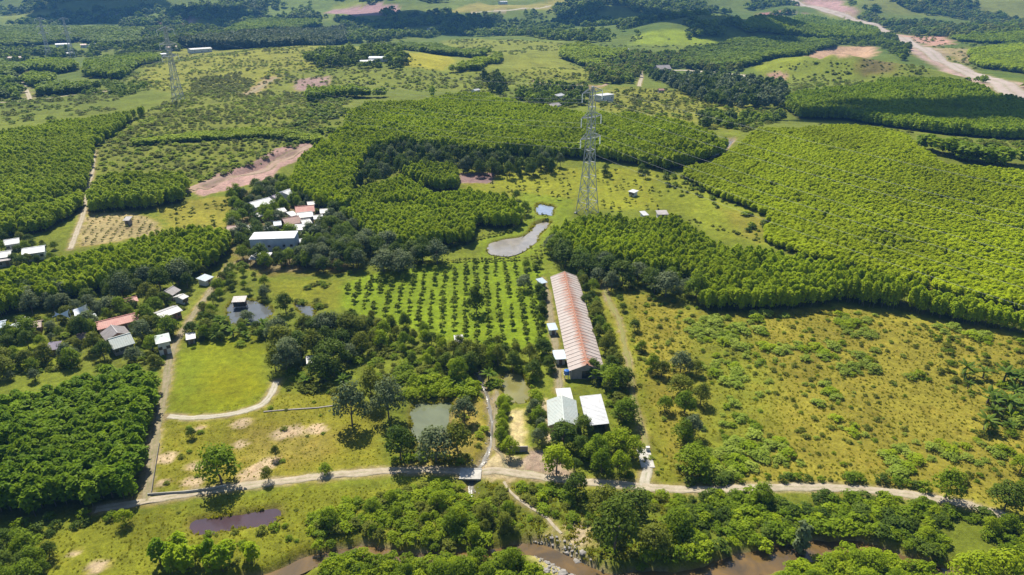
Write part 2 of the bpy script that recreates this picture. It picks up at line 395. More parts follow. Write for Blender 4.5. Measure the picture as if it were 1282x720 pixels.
# ------------------------------------------------------------------ land cover: outline, colour, ragged edge (m), soft edge (m)
LUSH, MEAD, DRY, OLIVE = (0.125, 0.180, 0.016), (0.138, 0.150, 0.026), (0.182, 0.164, 0.045), (0.110, 0.135, 0.028)
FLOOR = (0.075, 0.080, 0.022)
COVER = [
 ([(120, 175), (200, 130), (230, 110), (380, 90), (440, 100), (440, 130), (380, 180), (240, 235), (190, 245), (115, 230)], (0.118, 0.138, 0.034), 8, 10),
 ([(210, 62), (380, 57), (440, 60), (400, 85), (320, 100), (240, 120), (160, 100), (200, 76)], (0.160, 0.170, 0.042), 8, 12),
 ([(300, 118), (330, 96), (352, 94), (330, 112), (312, 121)], (0.26, 0.20, 0.11), 5, 6),
 ([(368, 112), (370, 100), (395, 97), (415, 95), (410, 108), (395, 118)], (0.22, 0.15, 0.125), 4, 5),
 ([(430, 60), (520, 72), (560, 92), (640, 92), (730, 70), (700, 52), (560, 50)], (0.140, 0.160, 0.040), 10, 15),
 ([(500, 66), (560, 68), (570, 78), (555, 88), (505, 84)], (0.22, 0.21, 0.035), 3, 4),
 ([(430, 84), (560, 92), (660, 84), (740, 86), (720, 104), (600, 116), (430, 112)], (0.125, 0.150, 0.036), 10, 14),
 ([(645, 75), (700, 78), (745, 88), (755, 98), (720, 103), (660, 96), (640, 88)], (0.150, 0.165, 0.040), 4, 8),
 ([(668, 103), (710, 106), (760, 107), (745, 113), (670, 112)], (0.22, 0.17, 0.05), 3, 4),
 ([(730, 125), (770, 108), (880, 112), (960, 130), (915, 165), (840, 148), (760, 140)], (0.150, 0.160, 0.038), 6, 8),
 ([(795, 44), (845, 37), (880, 42), (920, 54), (860, 57), (790, 56)], (0.155, 0.205, 0.030), 6, 8),
 ([(575, 214), (600, 206), (820, 210), (835, 235), (830, 262), (700, 262), (650, 248), (580, 240)], (0.170, 0.185, 0.030), 2, 3),
 ([(576, 217), (620, 216), (616, 230), (574, 229)], (0.21, 0.14, 0.125), 1.5, 1.5),
 ([(815, 228), (850, 218), (900, 248), (965, 270), (958, 305), (905, 300), (860, 270), (820, 262)], (0.150, 0.175, 0.030), 3, 4),
 ([(905, 262), (955, 270), (962, 290), (950, 303), (925, 295)], (0.17, 0.165, 0.045), 3, 4),
 ([(650, 240), (720, 250), (715, 275), (690, 330), (640, 330), (600, 325), (600, 300), (650, 285)], (0.125, 0.165, 0.022), 2, 2),
 ([(425, 358), (460, 344), (520, 335), (600, 326), (650, 326), (678, 332), (690, 400), (696, 440), (640, 440), (560, 425), (480, 400), (425, 385)], LUSH, 2, 2.5),
 ([(330, 352), (425, 350), (425, 385), (390, 390), (340, 372)], MEAD, 2, 2),
 ([(222, 450), (240, 428), (322, 418), (332, 440), (322, 470), (334, 490), (305, 512), (240, 519), (213, 517)], (0.140, 0.163, 0.014), 2, 2),
 ([(206, 528), (290, 522), (345, 492), (430, 485), (480, 520), (478, 588), (330, 604), (188, 618), (192, 570)], (0.150, 0.150, 0.030), 2, 2.5),
 ([(262, 470), (300, 460), (322, 470), (325, 490), (295, 505), (255, 500)], (0.175, 0.185, 0.012), 4, 6),
 ([(215, 505), (232, 440), (250, 430), (248, 480), (235, 515)], (0.115, 0.145, 0.018), 3, 4),
 ([(300, 530), (395, 520), (430, 545), (410, 580), (320, 598), (280, 590)], (0.175, 0.150, 0.045), 5, 8),
 ([(36, 720), (60, 665), (180, 640), (330, 616), (560, 600), (590, 640), (500, 690), (300, 740), (0, 745)], MEAD, 3, 3),
 ([(560, 498), (610, 500), (612, 560), (590, 585), (500, 585), (520, 550)], (0.20, 0.165, 0.04), 2, 3),
 ([(598, 578), (622, 566), (652, 572), (690, 590), (692, 603), (600, 601), (560, 596), (570, 586)], (0.37, 0.31, 0.225), 1.2, 0.8),
 ([(655, 560), (690, 565), (720, 596), (690, 600), (655, 588)], (0.26, 0.20, 0.14), 1.5, 1),
 ([(640, 513), (658, 512), (659, 561), (636, 562)], (0.40, 0.34, 0.25), 0.6, 0.5),
 ([(674, 500), (684, 498), (693, 552), (682, 556)], (0.34, 0.28, 0.21), 0.6, 0.5),
 ([(745, 352), (790, 362), (880, 392), (1050, 382), (1200, 405), (1340, 430), (1340, 650), (1100, 615), (860, 606), (790, 590), (775, 480), (760, 420)], DRY, 4, 4),
 ([(756, 352), (785, 365), (800, 450), (830, 560), (850, 600), (790, 600), (780, 480), (762, 420)], (0.150, 0.165, 0.030), 3, 3),
 ([(860, 395), (930, 400), (960, 470), (960, 560), (900, 600), (870, 560)], (0.135, 0.150, 0.032), 6, 8),
 ([(236, 236), (270, 218), (315, 204), (345, 186), (388, 178), (396, 190), (352, 210), (338, 226), (292, 236), (250, 246)], (0.29, 0.19, 0.155), 2, 1.5),
 ([(280, 250), (330, 232), (400, 240), (440, 262), (440, 340), (330, 345), (290, 330)], (0.14, 0.115, 0.06), 4, 4),
 ([(0, 412), (100, 385), (240, 360), (255, 380), (215, 440), (200, 470), (110, 462), (0, 480)], (0.115, 0.135, 0.035), 4, 4),
 ([(0, 415), (30, 410), (60, 430), (90, 440), (60, 465), (0, 470)], (0.14, 0.175, 0.022), 2, 2),
 ([(95, 312), (108, 266), (150, 262), (195, 275), (205, 292), (150, 302)], (0.26, 0.215, 0.115), 2, 1.5),
 ([(195, 262), (240, 250), (290, 245), (295, 290), (215, 290)], (0.175, 0.165, 0.045), 3, 3),
 ([(655, 672), (690, 665), (725, 682), (762, 712), (775, 730), (700, 735), (668, 702)], (0.30, 0.265, 0.215), 1.5, 1),
 ([(705, 655), (735, 652), (745, 680), (720, 685)], (0.33, 0.27, 0.185), 1.5, 1),
 ([(614, 627), (632, 622), (634, 640), (618, 642)], (0.33, 0.28, 0.20), 1, 0.8),
 # far country
 ([(0, 30), (60, 5), (200, 0), (420, -8), (420, 20), (200, 30)], (0.095, 0.135, 0.040), 30, 30),
 ([(0, 28), (10, 6), (70, 5), (60, 22)], (0.13, 0.155, 0.04), 15, 20),
 ([(120, 20), (150, 12), (185, 14), (170, 24)], (0.17, 0.14, 0.10), 8, 10),
 ([(195, 30), (205, 18), (242, 17), (240, 32)], (0.28, 0.16, 0.16), 6, 6),
 ([(255, 40), (262, 34), (285, 33), (283, 40)], (0.18, 0.185, 0.05), 4, 4),
 ([(405, 16), (420, 6), (470, 4), (500, 8), (498, 18), (440, 20)], (0.25, 0.155, 0.15), 8, 6),
 ([(412, 8), (440, 2), (465, 5), (455, 9), (420, 11)], (0.17, 0.20, 0.06), 5, 5),
 ([(560, 16), (600, 4), (720, 0), (720, 9), (600, 14)], (0.20, 0.18, 0.085), 8, 8),
 ([(600, 38), (660, 34), (662, 42), (605, 43)], (0.30, 0.22, 0.165), 6, 5),
 ([(690, 26), (705, 24), (705, 30), (690, 31)], (0.24, 0.19, 0.11), 4, 4),
 ([(1000, 75), (1015, 66), (1040, 57), (1095, 58), (1098, 66), (1060, 72), (1030, 78)], (0.33, 0.22, 0.13), 5, 4),
 ([(945, 88), (985, 72), (1060, 78), (1110, 75), (1190, 90), (1200, 100), (1120, 100), (1010, 110), (985, 105)], (0.120, 0.150, 0.035), 5, 8),
 ([(940, 84), (950, 74), (980, 70), (1005, 76), (985, 86), (955, 91)], (0.155, 0.185, 0.026), 4, 4),
 ([(960, 92), (985, 90), (985, 100), (965, 100)], (0.26, 0.16, 0.11), 3, 3),
 ([(1070, 84), (1100, 76), (1128, 80), (1120, 92), (1080, 95)], (0.105, 0.090, 0.045), 6, 8),
 ([(1120, 42), (1140, 45), (1180, 45), (1195, 55), (1170, 58), (1145, 52)], (0.34, 0.20, 0.14), 4, 3),
 ([(1165, 60), (1210, 60), (1240, 68), (1225, 82), (1200, 78)], (0.22, 0.18, 0.09), 5, 5),
 ([(1120, 40), (1135, 34), (1210, 38), (1215, 46), (1150, 44)], (0.18, 0.175, 0.06), 5, 5),
 ([(1000, 5), (1020, -6), (1050, -2), (1060, 8), (1075, 20), (1035, 18)], (0.30, 0.19, 0.165), 8, 6),
 ([(1080, 15), (1200, 20), (1320, 25), (1320, -10), (1090, -8)], (0.120, 0.135, 0.045), 25, 25),
 ([(1098, 36), (1130, 44), (1180, 66), (1250, 98), (1310, 122), (1310, 146), (1230, 108), (1180, 88), (1100, 50)], (0.31, 0.225, 0.185), 4, 4),
 ([(930, 17), (1010, 15), (1012, 18), (932, 19)], (0.30, 0.14, 0.13), 3, 3),
]

def spaced(a, b, s0, g, s_max=1e9):
    out = [a]; s = s0
    while out[-1] < b:
        out.append(out[-1] + s); s = min(s * g, s_max)
    return out
half = list(np.arange(0, 252, 1.2)); half = half + spaced(half[-1] + 1.3, 4300, 1.3, 1.032)
xs = np.array([-v for v in reversed(half[1:])] + half)
ys = np.array(list(np.linspace(-400, 80, 22)) + list(np.arange(84, 350, 1.2)) + spaced(351.2, 5400, 1.25, 1.022))
GX, GY = np.meshgrid(xs, ys)
shape = GX.shape
gx = GX.ravel(); gy = GY.ravel()
gz = ground(gx, gy)
def in_box(pts, pad):
    lo = pts[:, :2].min(0) - pad; hi = pts[:, :2].max(0) + pad
    return np.nonzero((gx > lo[0]) & (gx < hi[0]) & (gy > lo[1]) & (gy < hi[1]))[0]
col = np.tile(np.array(OLIVE), (len(gx), 1))
far_mix = fbm(gx / 120, gy / 120, 61, 4)
wild = sstep(450, 900, gy)[:, None]
col = col * (1 - wild) + wild * (np.array([0.085, 0.118, 0.030]) + (far_mix[:, None] - 0.5) * np.array([0.10, 0.09, 0.03]))
col = np.clip(col, 0.02, 1)
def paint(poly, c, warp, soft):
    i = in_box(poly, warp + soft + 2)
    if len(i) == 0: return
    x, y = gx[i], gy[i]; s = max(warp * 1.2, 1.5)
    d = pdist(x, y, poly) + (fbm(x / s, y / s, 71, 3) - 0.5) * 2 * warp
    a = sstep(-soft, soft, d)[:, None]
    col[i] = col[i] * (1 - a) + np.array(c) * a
def paint_line(line, width, c, warp, soft):
    i = in_box(line, width + warp + soft + 2)
    x, y = gx[i], gy[i]
    d = width / 2 - ldist(x, y, line) + (fbm(x / 2.5, y / 2.5, 72, 3) - 0.5) * 2 * warp
    a = sstep(-soft, soft, d)[:, None]
    col[i] = col[i] * (1 - a) + np.array(c) * a
for pts, c, warp, soft in COVER:
    paint(P(pts), c, warp, soft)
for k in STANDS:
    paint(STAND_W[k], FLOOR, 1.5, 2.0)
# bare rings and worn patches in the meadow by the farm road
for x, y, r in ((301, 530, 2.3), (301, 557, 1.6), (243, 584, 1.9), (241, 603, 2.3), (251, 535, 1.5), (208, 574, 2.4), (205, 605, 1.4), (366, 540, 3.0), (395, 538, 2.5), (352, 545, 2.2), (325, 588, 2.6), (338, 578, 2.0), (310, 596, 2.4), (123, 710, 2.0), (96, 692, 1.2)):
    q = P1(x, y); a = np.linspace(0, 6.28, 14)[:-1]
    paint(np.stack([q[0] + r * 1.2 * np.cos(a), q[1] + r * np.sin(a)], 1), (0.34, 0.265, 0.155), 0.9, 0.7)
for k in ROADS:
    paint_line(ROAD_W[k], ROADS[k][1] + 1.2, (0.24, 0.195, 0.12), 0.8, 0.8)
# hollows for ponds, river and ditch
dz = np.zeros(len(gx))
for k, w in POND_W.items():
    i = in_box(w, 6); d = pdist(gx[i], gy[i], w)
    dz[i] -= np.clip((d + 0.9) * 0.8, 0, 1.8)
    a = sstep(-1.8, 0.3, d)[:, None] * 0.75
    col[i] = col[i] * (1 - a) + np.array((0.13, 0.105, 0.06)) * a
i = in_box(river_line, 16)
best = np.full(len(i), -1e9)
for a, b in zip(river_line[:-1], river_line[1:]):
    best = np.maximum(best, (a[2] + b[2]) / 4 - ldist(gx[i], gy[i], np.array([a, b])))
best += (fbm(gx[i] / 5, gy[i] / 5, 77, 3) - .5) * 2.5
dz[i] = np.minimum(dz[i], -np.clip((best + 1.5) * 1.2, 0, 2.4))
a = sstep(-1.2, 0.4, best)[:, None]
rc = np.array((0.22, 0.165, 0.10)) + (fbm(gx[i] / 2, gy[i] / 2, 78, 2)[:, None] - 0.5) * np.array((0.2, 0.17, 0.13))
col[i] = col[i] * (1 - a) + rc * a
i = in_box(stream_line, 8); d = 1.3 - ldist(gx[i], gy[i], stream_line) + (fbm(gx[i] / 3, gy[i] / 3, 79, 2) - .5)
dz[i] = np.minimum(dz[i], -np.clip((d + 0.8) * 0.9, 0, 1.3))
a = sstep(-0.6, 0.6, d)[:, None]; col[i] = col[i] * (1 - a) + np.array((0.20, 0.165, 0.11)) * a
i = in_box(creek_line, 14); d = 3.2 - ldist(gx[i], gy[i], creek_line)
dz[i] = np.minimum(dz[i], -np.clip((d + 2) * 0.7, 0, 2.5))
a = sstep(-2, 1, d)[:, None]; col[i] = col[i] * (1 - a) + np.array((0.24, 0.19, 0.14)) * a
# the cutting beside the excavated road and the quarry benches
exc = P([(246, 232), (300, 212), (340, 193), (384, 183), (372, 196), (330, 212), (292, 222), (256, 240)])
i = in_box(exc, 6); d = pdist(gx[i], gy[i], exc); dz[i] -= np.clip(d * 0.6, 0, 3.0)
qry = P([(1004, 75), (1042, 58), (1094, 60), (1096, 66), (1040, 74)])
i = in_box(qry, 20); d = pdist(gx[i], gy[i], qry); dz[i] -= np.floor(np.clip(d * 0.35, 0, 9) / 3 + 0.3) * 3
# roads lie on a slightly raised bed
i = in_box(ROAD_W['farm_road'], 6); d = ldist(gx[i], gy[i], ROAD_W['farm_road'])
# fine roughness of the sward
dz += (vnoise(gx / 2.2, gy / 2.2, 91) - 0.5) * 0.22 * (gy > 80)
gz2 = gz + dz
ny, nx = shape
idx = np.arange(ny * nx).reshape(ny, nx)
Fq = np.stack([idx[:-1, :-1], idx[:-1, 1:], idx[1:, 1:], idx[1:, :-1]], -1).reshape(-1, 4)

def ground_mat():
    m, nt, out = new_mat('land')
    at = nd(nt, 'ShaderNodeAttribute', attribute_name='cover')
    co = coords(nt)
    n1 = ramp(nt, noise(nt, 0.045, 4, 0.6, co, 0.5), 0.3, 0.7, 0.74, 1.24)
    n2 = ramp(nt, noise(nt, 0.45, 5, 0.7, co, 0.6), 0.32, 0.68, 0.66, 1.30)
    n3 = ramp(nt, noise(nt, 2.6, 4, 0.75, co), 0.3, 0.7, 0.72, 1.26)
    mu = nd(nt, 'ShaderNodeMath', operation='MULTIPLY'); nt.links.new(n1, mu.inputs[0]); nt.links.new(n2, mu.inputs[1])
    mu2 = nd(nt, 'ShaderNodeMath', operation='MULTIPLY'); nt.links.new(mu.outputs[0], mu2.inputs[0]); nt.links.new(n3, mu2.inputs[1])
    v = nd(nt, 'ShaderNodeVectorMath', operation='SCALE'); nt.links.new(at.outputs['Color'], v.inputs[0]); nt.links.new(mu2.outputs[0], v.inputs['Scale'])
    # dry straw and darker weed flecks
    f1 = ramp(nt, noise(nt, 0.16, 5, 0.7, co, 1.0), 0.52, 0.72, 0.0, 0.42)
    c1 = mixc(nt, f1, v.outputs[0], mixc(nt, 1.0, v.outputs[0], (1.35, 1.05, 1.15), 'MULTIPLY'))
    f2 = ramp(nt, noise(nt, 0.8, 5, 0.75, co, 0.8), 0.58, 0.70, 0.0, 0.55)
    c2 = mixc(nt, f2, c1, mixc(nt, 1.0, c1, (0.50, 0.62, 0.62), 'MULTIPLY'))
    p = nd(nt, 'ShaderNodeBsdfPrincipled', i_Roughness=0.95); p.inputs['Specular IOR Level'].default_value = 0.1
    nt.links.new(c2, p.inputs['Base Color'])
    b = nd(nt, 'ShaderNodeBump', i_Strength=0.7, i_Distance=0.35)
    nt.links.new(noise(nt, 1.4, 5, 0.7, co), b.inputs['Height']); nt.links.new(b.outputs[0], p.inputs['Normal'])
    nt.links.new(p.outputs[0], out.inputs[0]); return m
me = mesh_np('terrain', np.stack([gx, gy, gz2], 1), Fq, ground_mat(), smooth=True)
ca = me.attributes.new('cover', 'FLOAT_COLOR', 'POINT')
ca.data.foreach_set('color', np.column_stack([np.clip(col * np.column_stack([np.full(len(col), 0.95), np.full(len(col), 0.92), 0.40 + 0.55 * (1 - sstep(0.78, 0.90, col[:, 1] / col[:, 0]))]), 0, 1), np.ones(len(col))]).astype(np.float32).ravel())
tag(link('terrain', me), kind='structure')
def gz_at(x, y):
    """height of the finished terrain sheet, hollows included"""
    i = int(np.clip(np.searchsorted(xs, x) - 1, 0, nx - 2)); j = int(np.clip(np.searchsorted(ys, y) - 1, 0, ny - 2))
    fx = (x - xs[i]) / (xs[i + 1] - xs[i]); fy = (y - ys[j]) / (ys[j + 1] - ys[j])
    Z = gz2.reshape(shape)
    return float((Z[j, i] * (1 - fx) + Z[j, i + 1] * fx) * (1 - fy) + (Z[j + 1, i] * (1 - fx) + Z[j + 1, i + 1] * fx) * fy)

def gz_arr(x, y):
    i = np.clip(np.searchsorted(xs, x) - 1, 0, nx - 2); j = np.clip(np.searchsorted(ys, y) - 1, 0, ny - 2)
    fx = (x - xs[i]) / (xs[i + 1] - xs[i]); fy = (y - ys[j]) / (ys[j + 1] - ys[j]); Z = gz2.reshape(shape)
    return (Z[j, i] * (1 - fx) + Z[j, i + 1] * fx) * (1 - fy) + (Z[j + 1, i] * (1 - fx) + Z[j + 1, i + 1] * fx) * fy
# ------------------------------------------------------------------ water sheets
def water_mat(name, c, rough=0.06, wave=0.25, c2=None):
    m, nt, out = new_mat(name)
    p = nd(nt, 'ShaderNodeBsdfPrincipled', i_Roughness=rough); p.inputs['Specular IOR Level'].default_value = 0.5
    co = coords(nt)
    col = mixc(nt, ramp(nt, noise(nt, 0.12, 3, 0.6, co, 1.0), 0.35, 0.65), c, c2 or tuple(x * 0.75 for x in c))
    nt.links.new(col, p.inputs['Base Color'])
    b = nd(nt, 'ShaderNodeBump', i_Strength=wave, i_Distance=0.05)
    nt.links.new(noise(nt, 1.8, 3, 0.6, co), b.inputs['Height']); nt.links.new(b.outputs[0], p.inputs['Normal'])
    nt.links.new(p.outputs[0], out.inputs[0]); return m
M['water_purple'] = water_mat('water_purple', (0.062, 0.036, 0.042), 0.04, 0.25, (0.045, 0.030, 0.036))
M['water_green'] = water_mat('water_green', (0.130, 0.145, 0.080), 0.05, 0.15)
M['water_yellow'] = water_mat('water_yellow', (0.19, 0.175, 0.06), 0.05, 0.15)
M['water_dark'] = water_mat('water_dark', (0.10, 0.105, 0.105), 0.04, 0.2)
M['water_silver'] = water_mat('water_silver', (0.25, 0.225, 0.20), 0.03, 0.5, (0.19, 0.175, 0.16))
M['water_blue'] = water_mat('water_blue', (0.22, 0.26, 0.34), 0.06, 0.3)
M['water_river'] = water_mat('water_river', (0.070, 0.050, 0.026), 0.04, 0.4, (0.145, 0.088, 0.028))
for k, (px, drop, mk) in PONDS.items():
    w = POND_W[k]; c = w.mean(0); w2 = c + (w - c) * 1.03
    lev = float(ground(w[:, 0], w[:, 1]).mean()) - drop
    V = [(c[0], c[1], lev)] + [(p[0], p[1], lev) for p in w2]
    n = len(w2); F = [(0, 1 + q, 1 + (q + 1) % n) for q in range(n)]
    me = bpy.data.meshes.new(k); me.from_pydata(V, [], F); me.materials.append(M[mk])
    tag(link(k, me), kind='structure')
def ribbon(name, line, width, mat, zoff, wob=0.0, seed=1, kind='structure', parts=4, flat=None, parent=None, ends=True):
    line = np.asarray(line, float); L = line[:, :2]
    seg = np.linalg.norm(np.diff(L, axis=0), axis=1); s = np.concatenate([[0], np.cumsum(seg)])
    n = max(4, int(s[-1] / 1.0)); n = min(n, 900)
    t = np.linspace(0, s[-1], n)
    x = np.interp(t, s, L[:, 0]); y = np.interp(t, s, L[:, 1])
    wd = np.interp(t, s, line[:, 2]) if line.shape[1] > 2 else np.full(n, float(width))
    tx = np.gradient(x); ty = np.gradient(y); q = np.hypot(tx, ty) + 1e-9; nx_, ny_ = -ty / q, tx / q
    V = []; m = parts + 1
    for j in range(m):
        f = j / parts * 2 - 1
        e = wd / 2 * f
        if abs(f) == 1: e = e + np.sign(f) * wob * (fbm(t / 3.0, t * 0 + j * 7 + seed, seed, 3) - 0.5) * 2
        X = x + nx_ * e; Y = y + ny_ * e
        if flat is None: Z = gz_arr(X, Y) + zoff * (1.0 if abs(f) < 1 else 0.3)
        else: Z = np.full(n, flat) if not hasattr(flat, '__len__') else flat
        V.append(np.stack([X, Y, Z], 1))
    V = np.stack(V, 1).reshape(-1, 3)
    idx = np.arange(n * m).reshape(n, m)
    F = np.stack([idx[:-1, :-1], idx[:-1, 1:], idx[1:, 1:], idx[1:, :-1]], -1).reshape(-1, 4)[:, ::-1]
    me = mesh_np(name, V, F, mat, smooth=True); ac = me.attributes.new('across', 'FLOAT', 'POINT')
    ac.data.foreach_set('value', np.tile(np.linspace(-1, 1, m), n).astype(np.float32))
    o = link(name, me, parent)
    if kind: tag(o, kind=kind)
    return o
rl = river_line.copy(); rl[:, 2] += 0.6
ribbon('river', rl, 0, M['water_river'], 0, 0.6, 5, flat=float(ground(rl[:, 0], rl[:, 1]).mean()) - 1.5)
def road_mat(name, c, c2, rough=0.9, sc=0.5):
    """two worn wheel tracks, grass creeping in along the middle and the edges"""
    m, nt, out = new_mat(name)
    p = nd(nt, 'ShaderNodeBsdfPrincipled', i_Roughness=rough); p.inputs['Specular IOR Level'].default_value = 0.1
    co = coords(nt); at = nd(nt, 'ShaderNodeAttribute', attribute_name='across')
    base = mixc(nt, ramp(nt, noise(nt, sc, 6, 0.65, co, 0.5), 0.3, 0.7), c, c2)
    base = mixc(nt, ramp(nt, noise(nt, 3.0, 4, 0.7, co), 0.45, 0.75, 0, 0.5), base, tuple(x * 0.62 for x in c2))
    ab = nd(nt, 'ShaderNodeMath', operation='ABSOLUTE'); nt.links.new(at.outputs['Fac'], ab.inputs[0])
    mid = ramp(nt, ab.outputs[0], 0.0, 0.28, 0.55, 0.0); edge = ramp(nt, ab.outputs[0], 0.66, 1.0, 0.0, 0.75)
    ad = nd(nt, 'ShaderNodeMath', operation='ADD'); nt.links.new(mid, ad.inputs[0]); nt.links.new(edge, ad.inputs[1])
    mu = nd(nt, 'ShaderNodeMath', operation='MULTIPLY'); nt.links.new(ad.outputs[0], mu.inputs[0]); nt.links.new(ramp(nt, noise(nt, 0.55, 5, 0.7, co, 0.8), 0.40, 0.60, 0.0, 1.0), mu.inputs[1])
    col = mixc(nt, mu.outputs[0], base, (0.115, 0.135, 0.03))
    nt.links.new(col, p.inputs['Base Color'])
    b = nd(nt, 'ShaderNodeBump', i_Strength=0.5, i_Distance=0.1)
    nt.links.new(noise(nt, sc * 4, 4, 0.6, co), b.inputs['Height']); nt.links.new(b.outputs[0], p.inputs['Normal'])
    nt.links.new(p.outputs[0], out.inputs[0]); return m
M['road_dirt'] = road_mat('road_dirt', (0.38, 0.325, 0.245), (0.27, 0.22, 0.155))
M['road_pale'] = road_mat('road_pale', (0.40, 0.36, 0.295), (0.30, 0.265, 0.20))
M['track_dirt'] = road_mat('track_dirt', (0.27, 0.215, 0.145), (0.15, 0.135, 0.07))
M['track_grass'] = road_mat('track_grass', (0.165, 0.165, 0.04), (0.21, 0.185, 0.075))
M['road_pink'] = road_mat('road_pink', (0.33, 0.235, 0.185), (0.25, 0.165, 0.125), 0.9, 0.15)
M['road_grey'] = road_mat('road_grey', (0.36, 0.30, 0.265), (0.27, 0.215, 0.185), 0.9, 0.06)
M['stream'] = water_mat('stream', (0.17, 0.155, 0.13), 0.25, 1.0, (0.10, 0.09, 0.07))
for k, (px, w, mk, rag) in ROADS.items():
    ribbon(k, ROAD_W[k], w, M[mk], 0.12 if w < 5 else 0.35, rag, len(k) * 7, parts=8)
ribbon('ditch', stream_line, 1.0, M['stream'], 0.15, 0.3, 9)
ribbon('creek', creek_line, 4.0, M['stream'], 0.2, 0.8, 9)
# ------------------------------------------------------------------ plants
def acacia_arrays(rng, h, r, n, size, low=0.22):
    t = low + (1 - low) * rng.beta(1.5, 1.0, n)
    e = (t - 0.56) / np.where(t > 0.56, 0.44, 0.40)
    prof = np.sqrt(np.clip(1.02 - e * e, 0.02, 1)) * np.where(t > .56, 1, .9)
    a = rng.uniform(0, 2 * math.pi, n)
    rr = r * prof * (rng.uniform(0.35, 1.0, n) ** 0.5) * (1 + 0.22 * np.sin(a * 3 + rng.uniform(0, 6)) + 0.12 * np.sin(t * 22 + a * 2))
    C = np.stack([rr * np.cos(a), rr * np.sin(a), t * h], 1)
    N = np.stack([np.cos(a) * 0.5, np.sin(a) * 0.5, np.full(n, 1.15)], 1) + rng.normal(size=(n, 3)) * 0.42
    return leaf_arrays(C, N, size, rng, 1.8)
def lobed_arrays(rng, h, r, lobes, per, size, base=0.3, flat=1.0):
    out = []
    for k in range(lobes):
        a = 2.4 * k + rng.uniform(-.5, .5); q = math.sqrt((k + 0.4) / lobes)
        zc = base * h + (h - base * h) * (0.25 + 0.62 * (1 - q * q) * rng.uniform(0.75, 1.1) + rng.uniform(-.05, .1))
        c = np.array([r * 0.72 * q * math.cos(a), r * 0.72 * q * math.sin(a), zc])
        lr = r * rng.uniform(0.30, 0.46)
        d = rng.normal(size=(per, 3)); d[:, 2] = np.abs(d[:, 2]) * 0.9 - 0.25; d /= np.linalg.norm(d, axis=1, keepdims=True)
        C = c + d * lr * np.array([1, 1, 0.78 * flat]) * rng.uniform(0.55, 1.08, (per, 1))
        N = d + np.array([0, 0, 0.75]) + rng.normal(size=(per, 3)) * 0.4
        out.append(leaf_arrays(C, N, size, rng, 1.5))
    return merge(out)
def tree_trunk(rng, h, r0, limbs, crown_r, base):
    mb = MB(); pts = [np.array([0, 0, -0.4])]
    for k in range(1, 5):
        pts.append(np.array([rng.normal() * 0.05 * h * 0.5, rng.normal() * 0.05 * h * 0.5, h * 0.72 * k / 4]))
    rs = [r0 * (1 - 0.75 * k / 4) for k in range(5)]
    mb.path(pts, rs, 6)
    for k in range(limbs):
        a = 2.4 * k + rng.uniform(-.4, .4); s = pts[2] + (pts[3] - pts[2]) * rng.uniform(-0.6, 0.9)
        e = s + np.array([math.cos(a) * crown_r * 0.6, math.sin(a) * crown_r * 0.6, h * rng.uniform(0.12, 0.28)])
        mid = (s + e) / 2 + np.array([0, 0, -0.05 * h])
        mb.path([s, mid, e], [r0 * 0.45, r0 * 0.3, r0 * 0.12], 5)
    return mb
PROTO = {}   # kind -> list of (crown mesh, trunk mesh or None, merged object)
LIB = {}
def make_proto(kind, n, fn, leafmat, trunk=None):
    col_ = bpy.data.collections.new('lib_' + kind); lst = []
    for k in range(n):
        rng = np.random.default_rng(hash_s(kind) + k * 101)
        V, F = fn(rng); cm = mesh_np(kind + '_crown', V, F, M[leafmat]); add_tint(cm, rng)
        tm = None
        if trunk:
            mb = trunk(rng); tm = mb.mesh(kind + '_trunk', M['bark'])
        # crown and trunk in one mesh, for the trees that stand too far off to tell parts
        if tm:
            tv = np.array(mb.v, float)
            tris = []
            for f in mb.f:
                for q in range(1, len(f) - 1): tris.append((f[0], f[q], f[q + 1]))
            me = bpy.data.meshes.new(kind)
            me.from_pydata([tuple(v) for v in V] + [tuple(v) for v in tv], [], [tuple(f) for f in F] + [tuple(q + len(V) for q in f) for f in tris])
            me.materials.append(M[leafmat]); me.materials.append(M['bark'])
            mi = np.zeros(len(F) + len(tris), np.int32); mi[len(F):] = 1
            me.polygons.foreach_set('material_index', mi); me.update(); add_tint(me, rng)
        else: me = cm
        ob = bpy.data.objects.new(kind, me); col_.objects.link(ob)
        lst.append((cm, tm, me))
    PROTO[kind] = lst; LIB[kind] = col_
def hash_s(s):
    v = 7
    for ch in s: v = (v * 31 + ord(ch)) % 100003
    return v
for leaf in ('acacia_deep', 'acacia_mid', 'acacia_lime', 'acacia_bright'):
    make_proto(leaf, 6, lambda rng: acacia_arrays(rng, 1.0, 0.25, 330, 0.070), leaf,
               lambda rng: tree_trunk(rng, 1.0, 0.016, 4, 0.16, 0.2))
    make_proto(leaf + '_far', 4, lambda rng: acacia_arrays(rng, 1.0, 0.33, 150, 0.125), leaf)
for leaf in ('leaf_green', 'leaf_grey'):
    make_proto(leaf + '_far', 4, lambda rng: acacia_arrays(rng, 1.0, 0.36, 110, 0.16), leaf)
for leaf in ('leaf_dark', 'leaf_green', 'leaf_grey', 'leaf_fresh', 'leaf_olive'):
    make_proto('broad_' + leaf, 4, lambda rng: lobed_arrays(rng, 1.0, 0.5, 21, 90, 0.044, 0.13), leaf,
               lambda rng: tree_trunk(rng, 1.0, 0.03, 6, 0.42, 0.3))
    make_proto('clump_' + leaf, 4, lambda rng: lobed_arrays(rng, 1.0, 0.62, 9, 22, 0.17, 0.05), leaf)
for leaf in ('leaf_green', 'leaf_pale', 'leaf_fresh', 'leaf_olive', 'leaf_dark'):
    make_proto('bush_' + leaf, 4, lambda rng: lobed_arrays(rng, 1.0, 0.75, 9, 46, 0.115, 0.0, 0.9), leaf)
